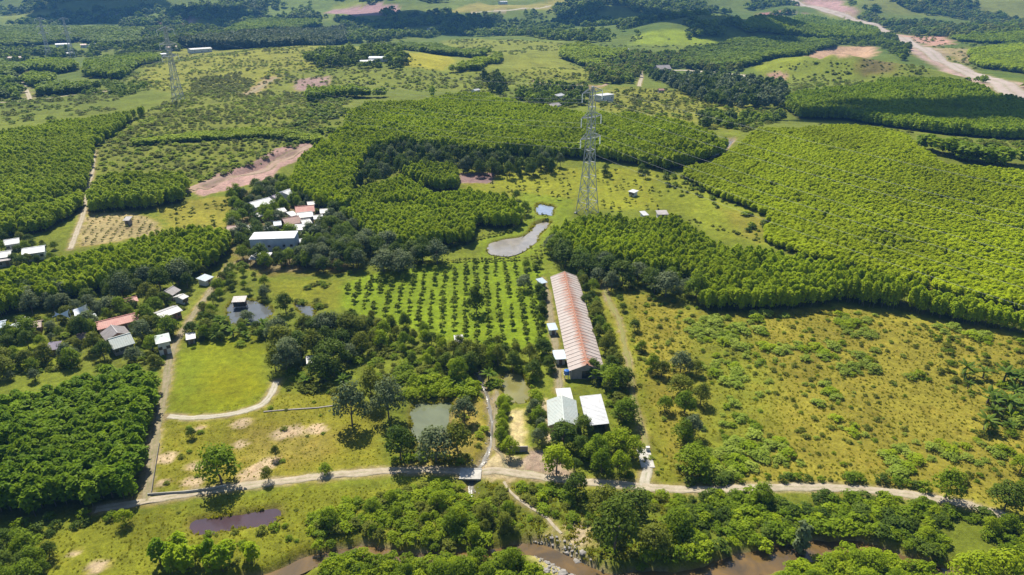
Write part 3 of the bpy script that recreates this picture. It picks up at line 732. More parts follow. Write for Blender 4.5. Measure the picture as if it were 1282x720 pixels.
make_proto('full_leaf_dark', 3, lambda rng: lobed_arrays(rng, 1.0, 0.5, 26, 64, 0.055, 0.0), 'leaf_dark', lambda rng: tree_trunk(rng, 1.0, 0.03, 6, 0.4, 0.2))
make_proto('sapling', 4, lambda rng: lobed_arrays(rng, 1.0, 0.42, 5, 16, 0.17, 0.12), 'leaf_olive')
make_proto('fruit', 5, lambda rng: lobed_arrays(rng, 1.0, 0.40, 7, 22, 0.14, 0.15), 'leaf_fruit', lambda rng: tree_trunk(rng, 1.0, 0.03, 3, 0.25, 0.2))
def tall_arrays(rng):
    out = []
    for k in range(14):
        zc = 0.2 + 0.75 * k / 14; a = 2.4 * k; rr = 0.2 * (1 - abs(zc - 0.45) * 0.9)
        c = np.array([math.cos(a) * rr * 0.6, math.sin(a) * rr * 0.6, zc]); d = rng.normal(size=(46, 3)); d /= np.linalg.norm(d, axis=1, keepdims=True)
        out.append(leaf_arrays(c + d * 0.12 * rng.uniform(.6, 1.1, (46, 1)), d + np.array([0, 0, .5]), 0.075, rng, 1.6))
    return merge(out)
for leaf in ('leaf_dark', 'leaf_grey', 'leaf_olive'):
    make_proto('tall_' + leaf, 3, tall_arrays, leaf, lambda rng: tree_trunk(rng, 1.0, 0.022, 5, 0.18, 0.2))
def palm_arrays(rng):
    V = []; F = []
    for k in range(15):
        a = 2.4 * k + rng.uniform(-.2, .2); el = rng.uniform(0.1, 1.2); L = 0.62 * rng.uniform(0.8, 1.1); n = 6
        pts = []
        for j in range(n + 1):
            t = j / n; out = math.cos(el) * L * t + 0.02; up = math.sin(el) * L * t - 0.42 * t * t * L
            pts.append((out, up))
        for j in range(n):
            w0 = 0.075 * math.sin(math.pi * (0.12 + 0.85 * j / n)); w1 = 0.075 * math.sin(math.pi * (0.12 + 0.85 * (j + 1) / n))
            for s in (-1, 1):
                b = len(V)
                for (o, u), w in ((pts[j], 0), (pts[j], w0), (pts[j + 1], w1), (pts[j + 1], 0)):
                    V.append((o * math.cos(a) - s * w * math.sin(a), o * math.sin(a) + s * w * math.cos(a), 0.55 + u - w * 0.5))
                F.append((b, b + 1, b + 2, b + 3))
    return np.array(V), np.array(F)
make_proto('palm', 3, palm_arrays, 'leaf_palm', lambda rng: MB().path([(0, 0, -.05), (0.01, 0.01, 0.3), (0.0, 0.02, 0.57)], [0.045, 0.034, 0.028], 6))
def tuft_arrays(rng):
    n = 14; a = rng.uniform(0, 6.28, n); r = rng.uniform(0, .5, n); b = np.stack([r * np.cos(a), r * np.sin(a), np.zeros(n)], 1)
    lean = rng.normal(size=(n, 3)) * 0.3; lean[:, 2] = 0; tip = b + lean + np.array([0, 0, 1]) * rng.uniform(.5, 1, (n, 1))
    s = rng.normal(size=(n, 3)) * 0.12; s[:, 2] = 0
    V = np.stack([b - s, b + s, tip + s * .3, tip - s * .3], 1).reshape(-1, 3)
    return V, np.arange(4 * n).reshape(-1, 4)
make_proto('tuft', 3, tuft_arrays, 'grass_blade')

# ---- geometry-node scatter for what nobody could count
GROUPS = {}
def scatter_group(kind):
    if kind in GROUPS: return GROUPS[kind]
    g = bpy.data.node_groups.new('scatter_' + kind, 'GeometryNodeTree')
    g.interface.new_socket('Geometry', in_out='INPUT', socket_type='NodeSocketGeometry')
    g.interface.new_socket('Geometry', in_out='OUTPUT', socket_type='NodeSocketGeometry')
    i = g.nodes.new('NodeGroupInput'); o = g.nodes.new('NodeGroupOutput')
    ci = g.nodes.new('GeometryNodeCollectionInfo'); ci.inputs['Collection'].default_value = LIB[kind]
    ci.inputs['Separate Children'].default_value = True; ci.inputs['Reset Children'].default_value = True
    iop = g.nodes.new('GeometryNodeInstanceOnPoints'); iop.inputs['Pick Instance'].default_value = True
    def attr(name, typ):
        a = g.nodes.new('GeometryNodeInputNamedAttribute'); a.data_type = typ; a.inputs['Name'].default_value = name
        return a.outputs['Attribute']
    g.links.new(i.outputs[0], iop.inputs['Points']); g.links.new(ci.outputs[0], iop.inputs['Instance'])
    g.links.new(attr('pick', 'INT'), iop.inputs['Instance Index'])
    er = g.nodes.new('FunctionNodeEulerToRotation'); g.links.new(attr('turn', 'FLOAT_VECTOR'), er.inputs[0]); g.links.new(er.outputs[0], iop.inputs['Rotation'])
    g.links.new(attr('size', 'FLOAT_VECTOR'), iop.inputs['Scale'])
    g.links.new(iop.outputs[0], o.inputs[0])
    GROUPS[kind] = g; return g
def scatter(name, kind, pts, sizes, label, cat, seed=0, parent=None):
    n = len(pts)
    if n == 0: return None
    rng = np.random.default_rng(seed + 5)
    me = bpy.data.meshes.new(name); me.vertices.add(n); me.vertices.foreach_set('co', np.asarray(pts, np.float32).ravel())
    a = me.attributes.new('pick', 'INT', 'POINT'); a.data.foreach_set('value', rng.integers(0, len(PROTO[kind]), n).astype(np.int32))
    t = np.stack([rng.normal(size=n) * 0.06, rng.normal(size=n) * 0.06, rng.uniform(0, 6.28, n)], 1)
    a = me.attributes.new('turn', 'FLOAT_VECTOR', 'POINT'); a.data.foreach_set('vector', t.astype(np.float32).ravel())
    a = me.attributes.new('size', 'FLOAT_VECTOR', 'POINT'); a.data.foreach_set('vector', np.asarray(sizes, np.float32).ravel())
    o = link(name, me); md = o.modifiers.new('scatter', 'NODES'); md.node_group = scatter_group(kind)
    return tag(o, label, cat, kind='stuff')

BLOCK = []      # world outlines where nothing grows (buildings, yards, water)
def blocked(x, y, pad=0.0):
    b = np.zeros(x.shape, bool)
    for w in list(POND_W.values()) + BLOCK:
        lo = w[:, :2].min(0) - 1 - pad; hi = w[:, :2].max(0) + 1 + pad
        i = np.nonzero((x > lo[0]) & (x < hi[0]) & (y > lo[1]) & (y < hi[1]))[0]
        if len(i): b[i] |= pdist(x[i], y[i], w) > -0.5 - pad
    return b
def fill(poly, sp, rng, jit=0.38, rows=0.0):
    """points over a world outline, loosely in rows"""
    poly = np.asarray(poly, float)[:, :2]
    c = poly.mean(0); ca, sa = math.cos(rows), math.sin(rows)
    q = (poly - c) @ np.array([[ca, -sa], [sa, ca]])
    lo, hi = q.min(0), q.max(0)
    X, Y = np.meshgrid(np.arange(lo[0], hi[0], sp), np.arange(lo[1], hi[1], sp))
    X = X.ravel() + rng.uniform(-jit, jit, X.size) * sp; Y = Y.ravel() + rng.uniform(-jit, jit, Y.size) * sp
    p = np.stack([X, Y], 1) @ np.array([[ca, sa], [-sa, ca]]) + c
    return p[pdist(p[:, 0], p[:, 1], poly) > 0]
def frame_px(p):
    """picture position and depth of world points, for leaving out what lies outside the view"""
    p = np.atleast_2d(p); d = p[:, 1] * math.cos(PITCH) - (p[:, 2] - CAM_H) * math.sin(PITCH)
    v = p[:, 1] * math.sin(PITCH) + (p[:, 2] - CAM_H) * math.cos(PITCH)
    return PW / 2 + FPX * p[:, 0] / d, PH / 2 - FPX * v / d, d
def near_road(x, y, k, w):
    L = ROAD_W[k]; b = np.zeros(x.shape, bool); lo = L.min(0) - w; hi = L.max(0) + w
    i = np.nonzero((x > lo[0]) & (x < hi[0]) & (y > lo[1]) & (y < hi[1]))[0]
    if len(i): b[i] = ldist(x[i], y[i], L) < w
    return b

# things waiting to be placed: kind -> list of (apparent size, xyz, scale, rot, label, group)
WAIT = {}
def put(fam, kind, xyz, hgt, wid, label, group, rng):
    d = math.dist(xyz, (0, 0, CAM_H))
    WAIT.setdefault(fam, []).append((hgt * wid / d / d, kind, tuple(map(float, xyz)), (wid, wid, hgt), float(rng.uniform(0, 6.28)), label, group))
# ------------------------------------------------------------------ stands
LABELS = {
 'near': 'young deep green acacia tree of the dense stand beside the meadow fence track',
 'belt': 'closed belt of bright acacia trees above the red roofed farmstead',
 'west': 'wide lime green acacia plantation bordered by the straight earth lane',
 'west_small': 'small acacia block below the pink excavated road',
 'young_strip': 'narrow strip of low young acacia across the scrubby slope',
 'thin_strip': 'thin dark edged acacia strip on the open slope',
 'centre': 'broad acacia plantation on the slope behind the big pylon',
 'centre_block': 'square acacia block beside the bare purple plot',
 'centre_low': 'lime acacia plantation between the village and the silver pond',
 'east_low': 'tall acacia wood with dark front edge above the dry pasture',
 'east_hill': 'low bright acacia covering the whole rounded hillside',
 'east_dark': 'shaded acacia slope below the new highway',
 'east_rim': 'dark tree fringe along the top of the bright hillside',
 'far_lime': 'lime acacia field with dark scalloped edge beyond the grassland',
 'far_green': 'green woodland on the slope behind the stilted house',
 'far_block': 'tall dark fronted plantation block beside the highway cutting',
 'far_west_block': 'dark fronted acacia block beside the open hill pasture',
 'far_west_pair': 'acacia block below the distant white roofed village',
 'far_west_small': 'small round acacia clump beside the pale west road',
 'far_west_front': 'dark tree row beside the pale cross road',
 'eucalyptus_belt': 'long grey eucalyptus belt at the foot of the mountains',
 'far_belt': 'dark plantation belt below the shaded mountain',
 'far_middle': 'tree block behind the yellow field',
 'far_strip': 'slanting lime strip of young acacia beside the yellow field',
 'far_east_a': 'lime acacia field beside the new highway',
 'far_east_b': 'distant green plantation beyond the red earth cutting',
 'far_left_a': 'long wood in front of the mountain foot',
 'far_left_b': 'dark wood beside the pale west road',
}
SEAMS = {'west': [[(-20, 272), (60, 252), (104, 240)], [(0, 222), (60, 208), (115, 206)]], 'centre_low': [[(437, 262), (500, 258), (560, 250)]],
         'east_hill': [[(1040, 318), (1060, 300), (1130, 290), (1150, 285)], [(925, 230), (950, 205), (965, 180)], [(890, 240), (960, 232), (1040, 235)]],
         'centre': [[(520, 140), (600, 148), (640, 150)], [(436, 158), (470, 160)]]}
for si, k in enumerate(STANDS):
    leaf, h, sp, foot, top = STANDS[k]
    rng = np.random.default_rng(100 + si)
    p = fill(STAND_W[k], sp, rng, 0.62, 0.3 * si)
    keep = ~blocked(p[:, 0], p[:, 1])
    for line in SEAMS.get(k, []):
        w = P(line, h * 0.6)[:, :2]; keep &= ldist(p[:, 0], p[:, 1], w) > (1.4 if k != 'east_hill' else -0.4) + 1.8 * vnoise(p[:, 0] / 9, p[:, 1] / 9, 3)
    keep &= ~((vnoise(p[:, 0] / 7, p[:, 1] / 7, si) > 0.84) & (rng.uniform(size=len(p)) < 0.5))
    for rk in ('highway', 'stand_track'): keep &= ~near_road(p[:, 0], p[:, 1], rk, ROADS[rk][1] / 2 + (9 if rk == 'highway' else 0.8))
    p = p[keep]
    z = gz_arr(p[:, 0], p[:, 1]) - 0.1
    P3 = np.column_stack([p, z])
    X, Y, D = frame_px(P3); inside = (X > -90) & (X < PW + 90) & (Y < PH + 120) & (Y > -25)
    P3 = P3[inside]; D = D[inside]
    hh = h * rng.uniform(0.88, 1.14, len(P3)) * (0.86 + 0.30 * vnoise(P3[:, 0] / 14, P3[:, 1] / 14, 40 + si))
    ww = sp * rng.uniform(1.15, 1.95, len(P3))
    if k == 'near':
        for q, a, b in zip(P3, hh, ww):
            put('acacia_tree', 'acacia_deep', q, a, b * 2.2, LABELS[k], 'acacia trees of the dense stand by the track', rng)
        continue
    near_lod = np.median(D) < 420 and leaf.startswith('acacia')
    kind = leaf if near_lod else leaf + '_far'
    f = 2.1 if near_lod else 1.75
    scatter('acacia_wood' if leaf.startswith('acacia') else 'tree_wood', kind, P3, np.stack([ww * f, ww * f, hh], 1), LABELS[k], 'wood', si)
# ------------------------------------------------------------------ buildings
def metal_roof(name, c, c2, rough=0.55, scale=0.35):
    m, nt, out = new_mat(name)
    p = nd(nt, 'ShaderNodeBsdfPrincipled', i_Roughness=rough); p.inputs['Specular IOR Level'].default_value = 0.35
    oi = nt.nodes.new('ShaderNodeObjectInfo'); co = coords(nt)
    f = ramp(nt, noise(nt, scale, 5, 0.7, co, 0.8), 0.36, 0.66)
    a = mixc(nt, f, c, c2)
    st = ramp(nt, noise(nt, 0.55, 6, 0.75, co, 1.6), 0.54, 0.74, 0.0, 0.6)
    a = mixc(nt, st, a, (0.20, 0.14, 0.095))
    v = nd(nt, 'ShaderNodeVectorMath', operation='SCALE'); nt.links.new(a, v.inputs[0])
    nt.links.new(ramp(nt, oi.outputs['Random'], 0, 1, 0.86, 1.08), v.inputs['Scale'])
    nt.links.new(v.outputs[0], p.inputs['Base Color']); nt.links.new(p.outputs[0], out.inputs[0]); return m
M['roof_white'] = metal_roof('roof_white', (0.46, 0.46, 0.45), (0.34, 0.33, 0.31))
M['roof_bright'] = metal_roof('roof_bright', (0.49, 0.50, 0.52), (0.38, 0.38, 0.39))
M['roof_blue'] = metal_roof('roof_blue', (0.30, 0.38, 0.46), (0.38, 0.42, 0.46))
M['roof_green'] = metal_roof('roof_green', (0.315, 0.355, 0.335), (0.37, 0.39, 0.365))
M['roof_red'] = metal_roof('roof_red', (0.34, 0.085, 0.065), (0.42, 0.17, 0.13))
M['roof_tile'] = metal_roof('roof_tile', (0.27, 0.12, 0.09), (0.20, 0.10, 0.08))
M['roof_grey'] = metal_roof('roof_grey', (0.30, 0.27, 0.27), (0.20, 0.18, 0.17))
M['roof_brown'] = metal_roof('roof_brown', (0.22, 0.15, 0.12), (0.30, 0.21, 0.17))
M['roof_purple'] = metal_roof('roof_purple', (0.23, 0.19, 0.25), (0.16, 0.14, 0.18))
M['thatch'] = plain_mat('thatch', (0.23, 0.18, 0.13), (0.15, 0.11, 0.08), 0.95, 1.2)
M['wall_white'] = plain_mat('wall_white', (0.62, 0.61, 0.59), (0.50, 0.48, 0.45), 0.9, 0.5)
M['wall_cream'] = plain_mat('wall_cream', (0.50, 0.42, 0.30), (0.40, 0.33, 0.23), 0.9, 0.5)
M['wall_blue'] = plain_mat('wall_blue', (0.38, 0.43, 0.50), (0.30, 0.34, 0.41), 0.9, 0.4)
M['wall_block'] = plain_mat('wall_block', (0.28, 0.25, 0.23), (0.19, 0.17, 0.155), 0.95, 0.6)
M['wall_brick'] = plain_mat('wall_brick', (0.34, 0.17, 0.11), (0.25, 0.12, 0.08), 0.95, 0.8)
M['opening'] = plain_mat('opening', (0.035, 0.04, 0.05), (0.02, 0.022, 0.03), 0.25, 1.0, spec=0.5)
M['frame'] = plain_mat('frame', (0.45, 0.43, 0.40), (0.33, 0.31, 0.29), 0.7, 1.0)
M['wood'] = plain_mat('wood', (0.20, 0.14, 0.09), (0.12, 0.085, 0.055), 0.85, 1.5)
M['concrete'] = plain_mat('concrete', (0.42, 0.40, 0.36), (0.31, 0.29, 0.26), 0.9, 0.7, bump=0.2)
M['sail'] = plain_mat('sail', (0.72, 0.74, 0.78), (0.62, 0.64, 0.68), 0.8, 0.4)
M['steel'] = plain_mat('steel', (0.44, 0.45, 0.47), (0.35, 0.36, 0.38), 0.5, 1.0, 0.3)
M['insulator'] = plain_mat('insulator', (0.80, 0.82, 0.84), (0.72, 0.74, 0.76), 0.3, 2.0, spec=0.5)
M['wire'] = plain_mat('wire', (0.34, 0.35, 0.36), (0.28, 0.29, 0.30), 0.6, 1.0, 0.2)
M['tank_blue'] = plain_mat('tank_blue', (0.04, 0.16, 0.50), (0.03, 0.12, 0.40), 0.35, 1.0, spec=0.5)
M['stone'] = plain_mat('stone', (0.27, 0.25, 0.225), (0.16, 0.145, 0.13), 0.9, 0.9, bump=0.4)

def roof_slab(mb, x0, x1, y_in, z_in, y_out, z_out, rib=0.6, th=0.10):
    """a sloping sheet with raised ribs, from the ridge (in) to the eave (out)"""
    mb.add([(x0, y_in, z_in - th), (x1, y_in, z_in - th), (x1, y_out, z_out - th), (x0, y_out, z_out - th),
            (x0, y_in, z_in), (x1, y_in, z_in), (x1, y_out, z_out), (x0, y_out, z_out)],
           [(0, 1, 2, 3), (4, 5, 6, 7), (0, 1, 5, 4), (1, 2, 6, 5), (2, 3, 7, 6), (3, 0, 4, 7)])
    n = max(2, int(abs(x1 - x0) / rib)); e = 0.06
    for k in range(n):
        xa = x0 + (x1 - x0) * (k + 0.4) / n; xb = xa + 0.10
        mb.add([(xa, y_in, z_in + 0.002), (xb, y_in, z_in + 0.002), (xb, y_out, z_out + 0.002), (xa, y_out, z_out + 0.002),
                (xa + .02, y_in, z_in + e), (xb - .02, y_in, z_in + e), (xb - .02, y_out, z_out + e), (xa + .02, y_out, z_out + e)],
               [(4, 5, 6, 7), (0, 1, 5, 4), (1, 2, 6, 5), (2, 3, 7, 6), (3, 0, 4, 7)])
def place_frame(A, B, hr):
    a = P1(A[0], A[1], hr); b = P1(B[0], B[1], hr)
    c = (a + b) / 2; d = b[:2] - a[:2]; L = float(np.linalg.norm(d)); ang = math.atan2(d[1], d[0])
    return c, L, ang
def house(name, label, A, B, width, wall, rise, roof, wallm, style='gable', door=True, wins=2, group=None, cat='house', over=0.5, posts=False):
    hr = wall + rise
    c, L, ang = place_frame(A, B, hr if style != 'flat' else wall)
    L = max(L - 2 * over, 2.0)
    zs = [gz_at(c[0] + math.cos(ang) * s * L / 2 - math.sin(ang) * t * width / 2, c[1] + math.sin(ang) * s * L / 2 + math.cos(ang) * t * width / 2) for s in (-1, 1) for t in (-1, 1)]
    z0 = float(np.mean(zs))
    o = link(name, None, None, (c[0], c[1], z0), (0, 0, ang)); o.empty_display_size = 0.5
    tag(o, label, cat, group)
    hw = width / 2; hl = L / 2
    fx = np.array([(-hl - 1, -hw - 1), (hl + 1, -hw - 1), (hl + 1, hw + 1), (-hl - 1, hw + 1)])
    rot = np.array([[math.cos(ang), math.sin(ang)], [-math.sin(ang), math.cos(ang)]])
    BLOCK.append(fx @ rot + c[:2])
    side = -1 if math.cos(ang) > 0 else 1        # the long side that faces the open valley
    mb = MB()
    if posts:
        for s in np.linspace(-hl, hl, max(2, int(L / 4) + 1)):
            for t in (-1, 1):
                pm = MB().box(s - .1, s + .1, t * hw - .1, t * hw + .1, -0.4, wall - (0.0 if style != 'shed' else (0.35 if t == side else -0.2) * rise)); pm.build('post', M['wood'], o)
        mb.box(-hl, hl, side * -hw - .08, side * -hw + .08, -0.4, wall * 0.8)
        mb.build('back_wall', M[wallm], o)
    else:
        zt = wall
        V = [(x, y, z) for z in (-0.5, zt) for y in (-hw, hw) for x in (-hl, hl)]
        F = [(0, 1, 5, 4), (2, 6, 7, 3), (0, 4, 6, 2), (1, 3, 7, 5), (4, 5, 7, 6)]
        if style == 'gable':
            V += [(-hl, 0, zt + rise * 0.97), (hl, 0, zt + rise * 0.97)]
            F = [(0, 1, 5, 4), (2, 6, 7, 3), (0, 4, 8, 6, 2), (1, 3, 7, 9, 5)]
        if style == 'shed':
            V[4 if side == 1 else 6] = V[4 if side == 1 else 6]
            hi = [i for i in range(4, 8) if (V[i][1] > 0) == (side < 0)]
            for i in hi: V[i] = (V[i][0], V[i][1], zt + rise * 0.97)
        mb.add(V, F); mb.build('wall', M[wallm], o)
        n = wins + (1 if door else 0)
        for k in range(n):
            x = -hl + L * (k + 0.5) / max(n, 1); isd = door and k == n // 2
            y = side * hw
            if isd:
                MB().box(x - .5, x + .5, min(y, y + side * .06), max(y, y + side * .06), -0.05, 2.1).build('door', M['wood'], o)
            else:
                zc = wall * 0.55
                w = MB().box(x - .65, x + .65, min(y, y + side * .05), max(y, y + side * .05), zc - .6, zc + .6).build('window', M['frame'], o)
                MB().box(x - .55, x + .55, min(y, y + side * .09), max(y, y + side * .09), zc - .5, zc + .5).build('pane', M['opening'], w)
    xl, xr = -hl - over, hl + over
    if style == 'gable':
        k = rise / hw
        for t in (-1, 1):
            r = MB(); roof_slab(r, xl, xr, 0.0, wall + rise + .10, t * (hw + over), wall - k * over + .10); r.build('roof_slope', M[roof], o)
        r = MB().box(xl - .02, xr + .02, -.16, .16, wall + rise + .10, wall + rise + .20); r.build('ridge_cap', M[roof], o)
    elif style == 'hip':
        r = MB(); e = wall; q = max(hl - hw * 0.8, 0.3)
        V = [(xl, -hw - over, e), (xr, -hw - over, e), (xr, hw + over, e), (xl, hw + over, e), (-q, 0, wall + rise), (q, 0, wall + rise)]
        r.add(V, [(0, 1, 5, 4), (2, 3, 4, 5), (1, 2, 5), (3, 0, 4), (0, 3, 2, 1)]); r.build('roof', M[roof], o)
        MB().tube((-q, 0, wall + rise), (q, 0, wall + rise), 0.14).build('ridge_cap', M[roof], o)
    elif style == 'shed':
        r = MB(); k = rise / width
        roof_slab(r, xl, xr, -side * (hw + over), wall + rise + k * over + .1, side * (hw + over), wall - k * over + .1); r.build('roof', M[roof], o)
    elif style == 'flat':
        r = MB().box(xl, xr, -hw - over, hw + over, wall + .003, wall + .25); r.build('roof', M[roof], o)
    return o

# the long livestock barn with its rust-streaked roof
def barn():
    wall, rise, W = 2.9, 1.9, 9.4
    c, L, ang = place_frame((706.5, 339.5), (735.0, 457.0), wall + rise)
    z0 = gz_at(c[0], c[1])
    o = link('livestock_barn', None, None, (c[0], c[1], z0), (0, 0, ang)); tag(o, 'very long barn with pinkish white roof streaked with rust along its ridge', 'barn')
    hl, hw = L / 2, W / 2
    rot = np.array([[math.cos(ang), math.sin(ang)], [-math.sin(ang), math.cos(ang)]])
    BLOCK.append(np.array([(-hl - 1, -hw - .8), (hl + 1, -hw - .8), (hl + 1, hw + .8), (-hl - 1, hw + .8)]) @ rot + c[:2])
    m, nt, out = new_mat('roof_rust')
    p = nd(nt, 'ShaderNodeBsdfPrincipled', i_Roughness=0.7); p.inputs['Specular IOR Level'].default_value = 0.2
    tc = coords(nt, 'Object'); sep = nt.nodes.new('ShaderNodeSeparateXYZ'); nt.links.new(tc, sep.inputs[0])
    n1 = noise(nt, 0.9, 5, 0.7, coords(nt), 0.6); n2 = noise(nt, 0.09, 3, 0.6, coords(nt))
    dist = nd(nt, 'ShaderNodeMath', operation='ABSOLUTE'); nt.links.new(sep.outputs[1], dist.inputs[0])
    reach = ramp(nt, n2, 0.32, 0.66, 0.9, 4.2)
    q = nd(nt, 'ShaderNodeMath', operation='DIVIDE'); nt.links.new(dist.outputs[0], q.inputs[0]); nt.links.new(reach, q.inputs[1])
    f1 = ramp(nt, q.outputs[0], 0.25, 1.1, 1.0, 0.0)
    f2 = nd(nt, 'ShaderNodeMath', operation='MULTIPLY'); nt.links.new(f1, f2.inputs[0]); nt.links.new(ramp(nt, n1, 0.28, 0.52, 0.45, 1.0), f2.inputs[1])
    pale = mixc(nt, ramp(nt, n1, 0.4, 0.7), (0.36, 0.315, 0.29), (0.30, 0.235, 0.21))
    oi = nt.nodes.new('ShaderNodeObjectInfo')
    pale = mixc(nt, ramp(nt, oi.outputs['Random'], 0, 1, 0, .55), pale, (0.32, 0.265, 0.245))
    colr = mixc(nt, f2.outputs[0], pale, (0.25, 0.105, 0.062))
    nt.links.new(colr, p.inputs['Base Color']); nt.links.new(p.outputs[0], out.inputs[0])
    seam = plain_mat('roof_seam', (0.42, 0.37, 0.345), (0.34, 0.28, 0.25), 0.7, 0.6)
    n = 32; bay = L / n; k = rise / hw
    sm = MB(); ov = 0.7
    e = 0.10   # each sheet laps a little over the next
    sm.add([(-bay / 2, 0, rise + e), (bay / 2 + .12, 0, rise), (bay / 2 + .12, -hw - ov, -k * ov), (-bay / 2, -hw - ov, -k * ov + e),
            (-bay / 2, 0, rise + e - .1), (bay / 2 + .12, 0, rise - .1), (bay / 2 + .12, -hw - ov, -k * ov - .1), (-bay / 2, -hw - ov, -k * ov + e - .1)],
           [(0, 3, 2, 1), (4, 5, 6, 7), (0, 1, 5, 4), (1, 2, 6, 5), (2, 3, 7, 6), (3, 0, 4, 7)])
    sheet = sm.mesh('roof_sheet', m)
    sm2 = MB(); sm2.add([(-x, -y, z) for x, y, z in sm.v], sm.f)
    sm2 = MB(); sm2.add([(x, -y, z) for x, y, z in sm.v], [f[::-1] for f in sm.f]); sheet2 = sm2.mesh('roof_sheet', m)
    rb = MB(); rb.add([(-.14, 0, rise + .12), (.14, 0, rise + .12), (.14, -hw - ov, -k * ov + .12), (-.14, -hw - ov, -k * ov + .12),
                       (-.14, 0, rise + .22), (.14, 0, rise + .22), (.14, -hw - ov, -k * ov + .22), (-.14, -hw - ov, -k * ov + .22)],
                      [(4, 7, 6, 5), (0, 1, 5, 4), (1, 2, 6, 5), (2, 3, 7, 6), (3, 0, 4, 7)])
    ribm = rb.mesh('roof_rib', seam)
    rb2 = MB(); rb2.add([(x, -y, z) for x, y, z in rb.v], [f[::-1] for f in rb.f]); ribm2 = rb2.mesh('roof_rib', seam)
    rng = random.Random(4)
    for i in range(n):
        x = -hl + bay * (i + .5)
        for me_, rm_ in ((sheet, ribm), (sheet2, ribm2)):
            link('roof_sheet', me_, o, (x, 0, wall + rng.uniform(-.03, .03)))
            link('roof_rib', rm_, o, (x - bay / 2, 0, wall))
        cap = MB().box(-bay / 2, bay / 2, -.3, .3, rise + .08, rise + .26).mesh('ridge_cap', m) if i == 0 else cap
        link('ridge_cap', cap, o, (x, 0, wall + .01))
    for t in (-1, 1):
        MB().box(-hl, hl, t * hw - .1, t * hw + .1, -.4, 1.1).build('low_wall', M['wall_block'], o)
    pm = MB().box(-.12, .12, -.12, .12, -.3, wall).mesh('post', M['concrete'])
    for i in range(0, n + 1, 2):
        for t in (-1, 1): link('post', pm, o, (-hl + bay * i, t * (hw - .02), 0))
    for s in (-1, 1):
        MB().add([(s * hl, -hw, -.4), (s * hl, hw, -.4), (s * hl, hw, wall), (s * hl, 0, wall + rise), (s * hl, -hw, wall),
                  (s * (hl - .15), -hw, -.4), (s * (hl - .15), hw, -.4), (s * (hl - .15), hw, wall), (s * (hl - .15), 0, wall + rise), (s * (hl - .15), -hw, wall)],
                 [(0, 1, 2, 3, 4), (9, 8, 7, 6, 5), (0, 5, 6, 1), (1, 6, 7, 2), (2, 7, 8, 3), (3, 8, 9, 4), (4, 9, 5, 0)]).build('gable_wall', M['wall_block'], o)
    MB().box(hl + .01, hl + .08, -1.4, 1.4, 0, 2.5).build('door', M['opening'], o)
barn()
# the farm buildings beside the concrete yard
house('farm_house', 'pale green white gabled farm building in front of the long barn', (703, 495), (706, 527), 7.2, 3.0, 1.5, 'roof_green', 'wall_cream', wins=2, cat='building')
house('lean_to_shed', 'small white lean-to roof behind the pale green gabled farm building', (697, 493), (716, 492), 4.0, 3.0, 0.6, 'roof_white', 'wall_cream', 'shed', wins=0, door=False, cat='shed')
house('open_shed', 'white roofed open fronted shed with dark interior beside the gabled farm building', (739, 494), (748.5, 531), 5.0, 2.7, 0.5, 'roof_bright', 'wall_block', 'shed', posts=True, cat='shed')
for lab, A, B, w, rf in (('tiny pale blue hut at the upper end of the orchard lane', (674, 352), (682, 350), 3.0, 'roof_blue'), ('pale blue pump hut halfway along the rusty barn', (686, 409), (697, 408), 3.2, 'roof_blue'),
                         ('white roofed hut at the lower corner of the rusty barn', (693, 444), (708, 443), 4.0, 'roof_blue')):
    house('pump_hut', lab, A, B, w, 2.2, 0.4, rf, 'wall_white', 'shed', wins=0, cat='hut')
def tank():
    q = P1(709, 474); z = gz_at(q[0], q[1])
    o = link('water_tank', None, None, (q[0], q[1], z)); tag(o, 'blue water tank on a stand between the barn and the farm building', 'tank')
    for a in range(4):
        x, y = math.cos(a * 1.571 + .78) * .8, math.sin(a * 1.571 + .78) * .8
        MB().tube((x, y, -.2), (x, y, 1.6), .07).build('leg', M['steel'], o)
    MB().box(-.85, .85, -.85, .85, 1.6, 1.7).build('platform', M['concrete'], o)
    b = MB()
    for z0_, z1_, r0, r1 in ((1.7, 1.8, .7, .8), (1.8, 2.9, .8, .8), (2.9, 3.15, .8, .35)): b.tube((0, 0, z0_), (0, 0, z1_), r0, r1, 14)
    b.build('vessel', M['tank_blue'], o); MB().tube((0, 0, 3.15), (0, 0, 3.25), .25, .25, 10).build('lid', M['tank_blue'], o)
tank()
# farmstead on the left
house('long_house', 'long house with faded red sheet roof in the farmstead', (119, 404), (177, 390), 6.0, 2.8, 1.2, 'roof_red', 'wall_cream', wins=5)
house('porch_house', 'small grey gabled house joined to the front of the long red roof', (139, 407), (147, 417), 6.5, 2.8, 1.6, 'roof_grey', 'wall_brick', wins=0)
house('gabled_house', 'pale green gabled house below the long red roof', (135, 425), (163, 417), 7.0, 2.8, 1.9, 'roof_green', 'wall_block', wins=3)
house('white_house', 'white roofed house with red edge beside the earth track', (195, 393), (222, 383), 5.5, 2.7, 0.8, 'roof_white', 'wall_brick', wins=3)
house('red_hut', 'small bright red roofed hut below the dark tree belt', (154, 375), (171, 371), 4.0, 2.4, 0.8, 'roof_red', 'wall_block', wins=1, cat='hut')
house('grey_hut', 'grey roofed hut under the trees at the end of the tree belt', (206, 365), (217, 358), 5.0, 2.6, 1.2, 'roof_grey', 'wall_block', wins=1, cat='hut')
house('tall_house', 'two storey house with pale mint roof half hidden in trees by the track', (193, 423), (212, 419), 5.5, 4.6, 0.8, 'roof_green', 'wall_white', 'hip', wins=2)
house('thatched_hut', 'purple grey hip roofed hut in the garden beside the young acacia', (56, 429), (73, 427), 5.0, 2.3, 1.4, 'roof_purple', 'wall_block', 'hip', wins=1, cat='hut')
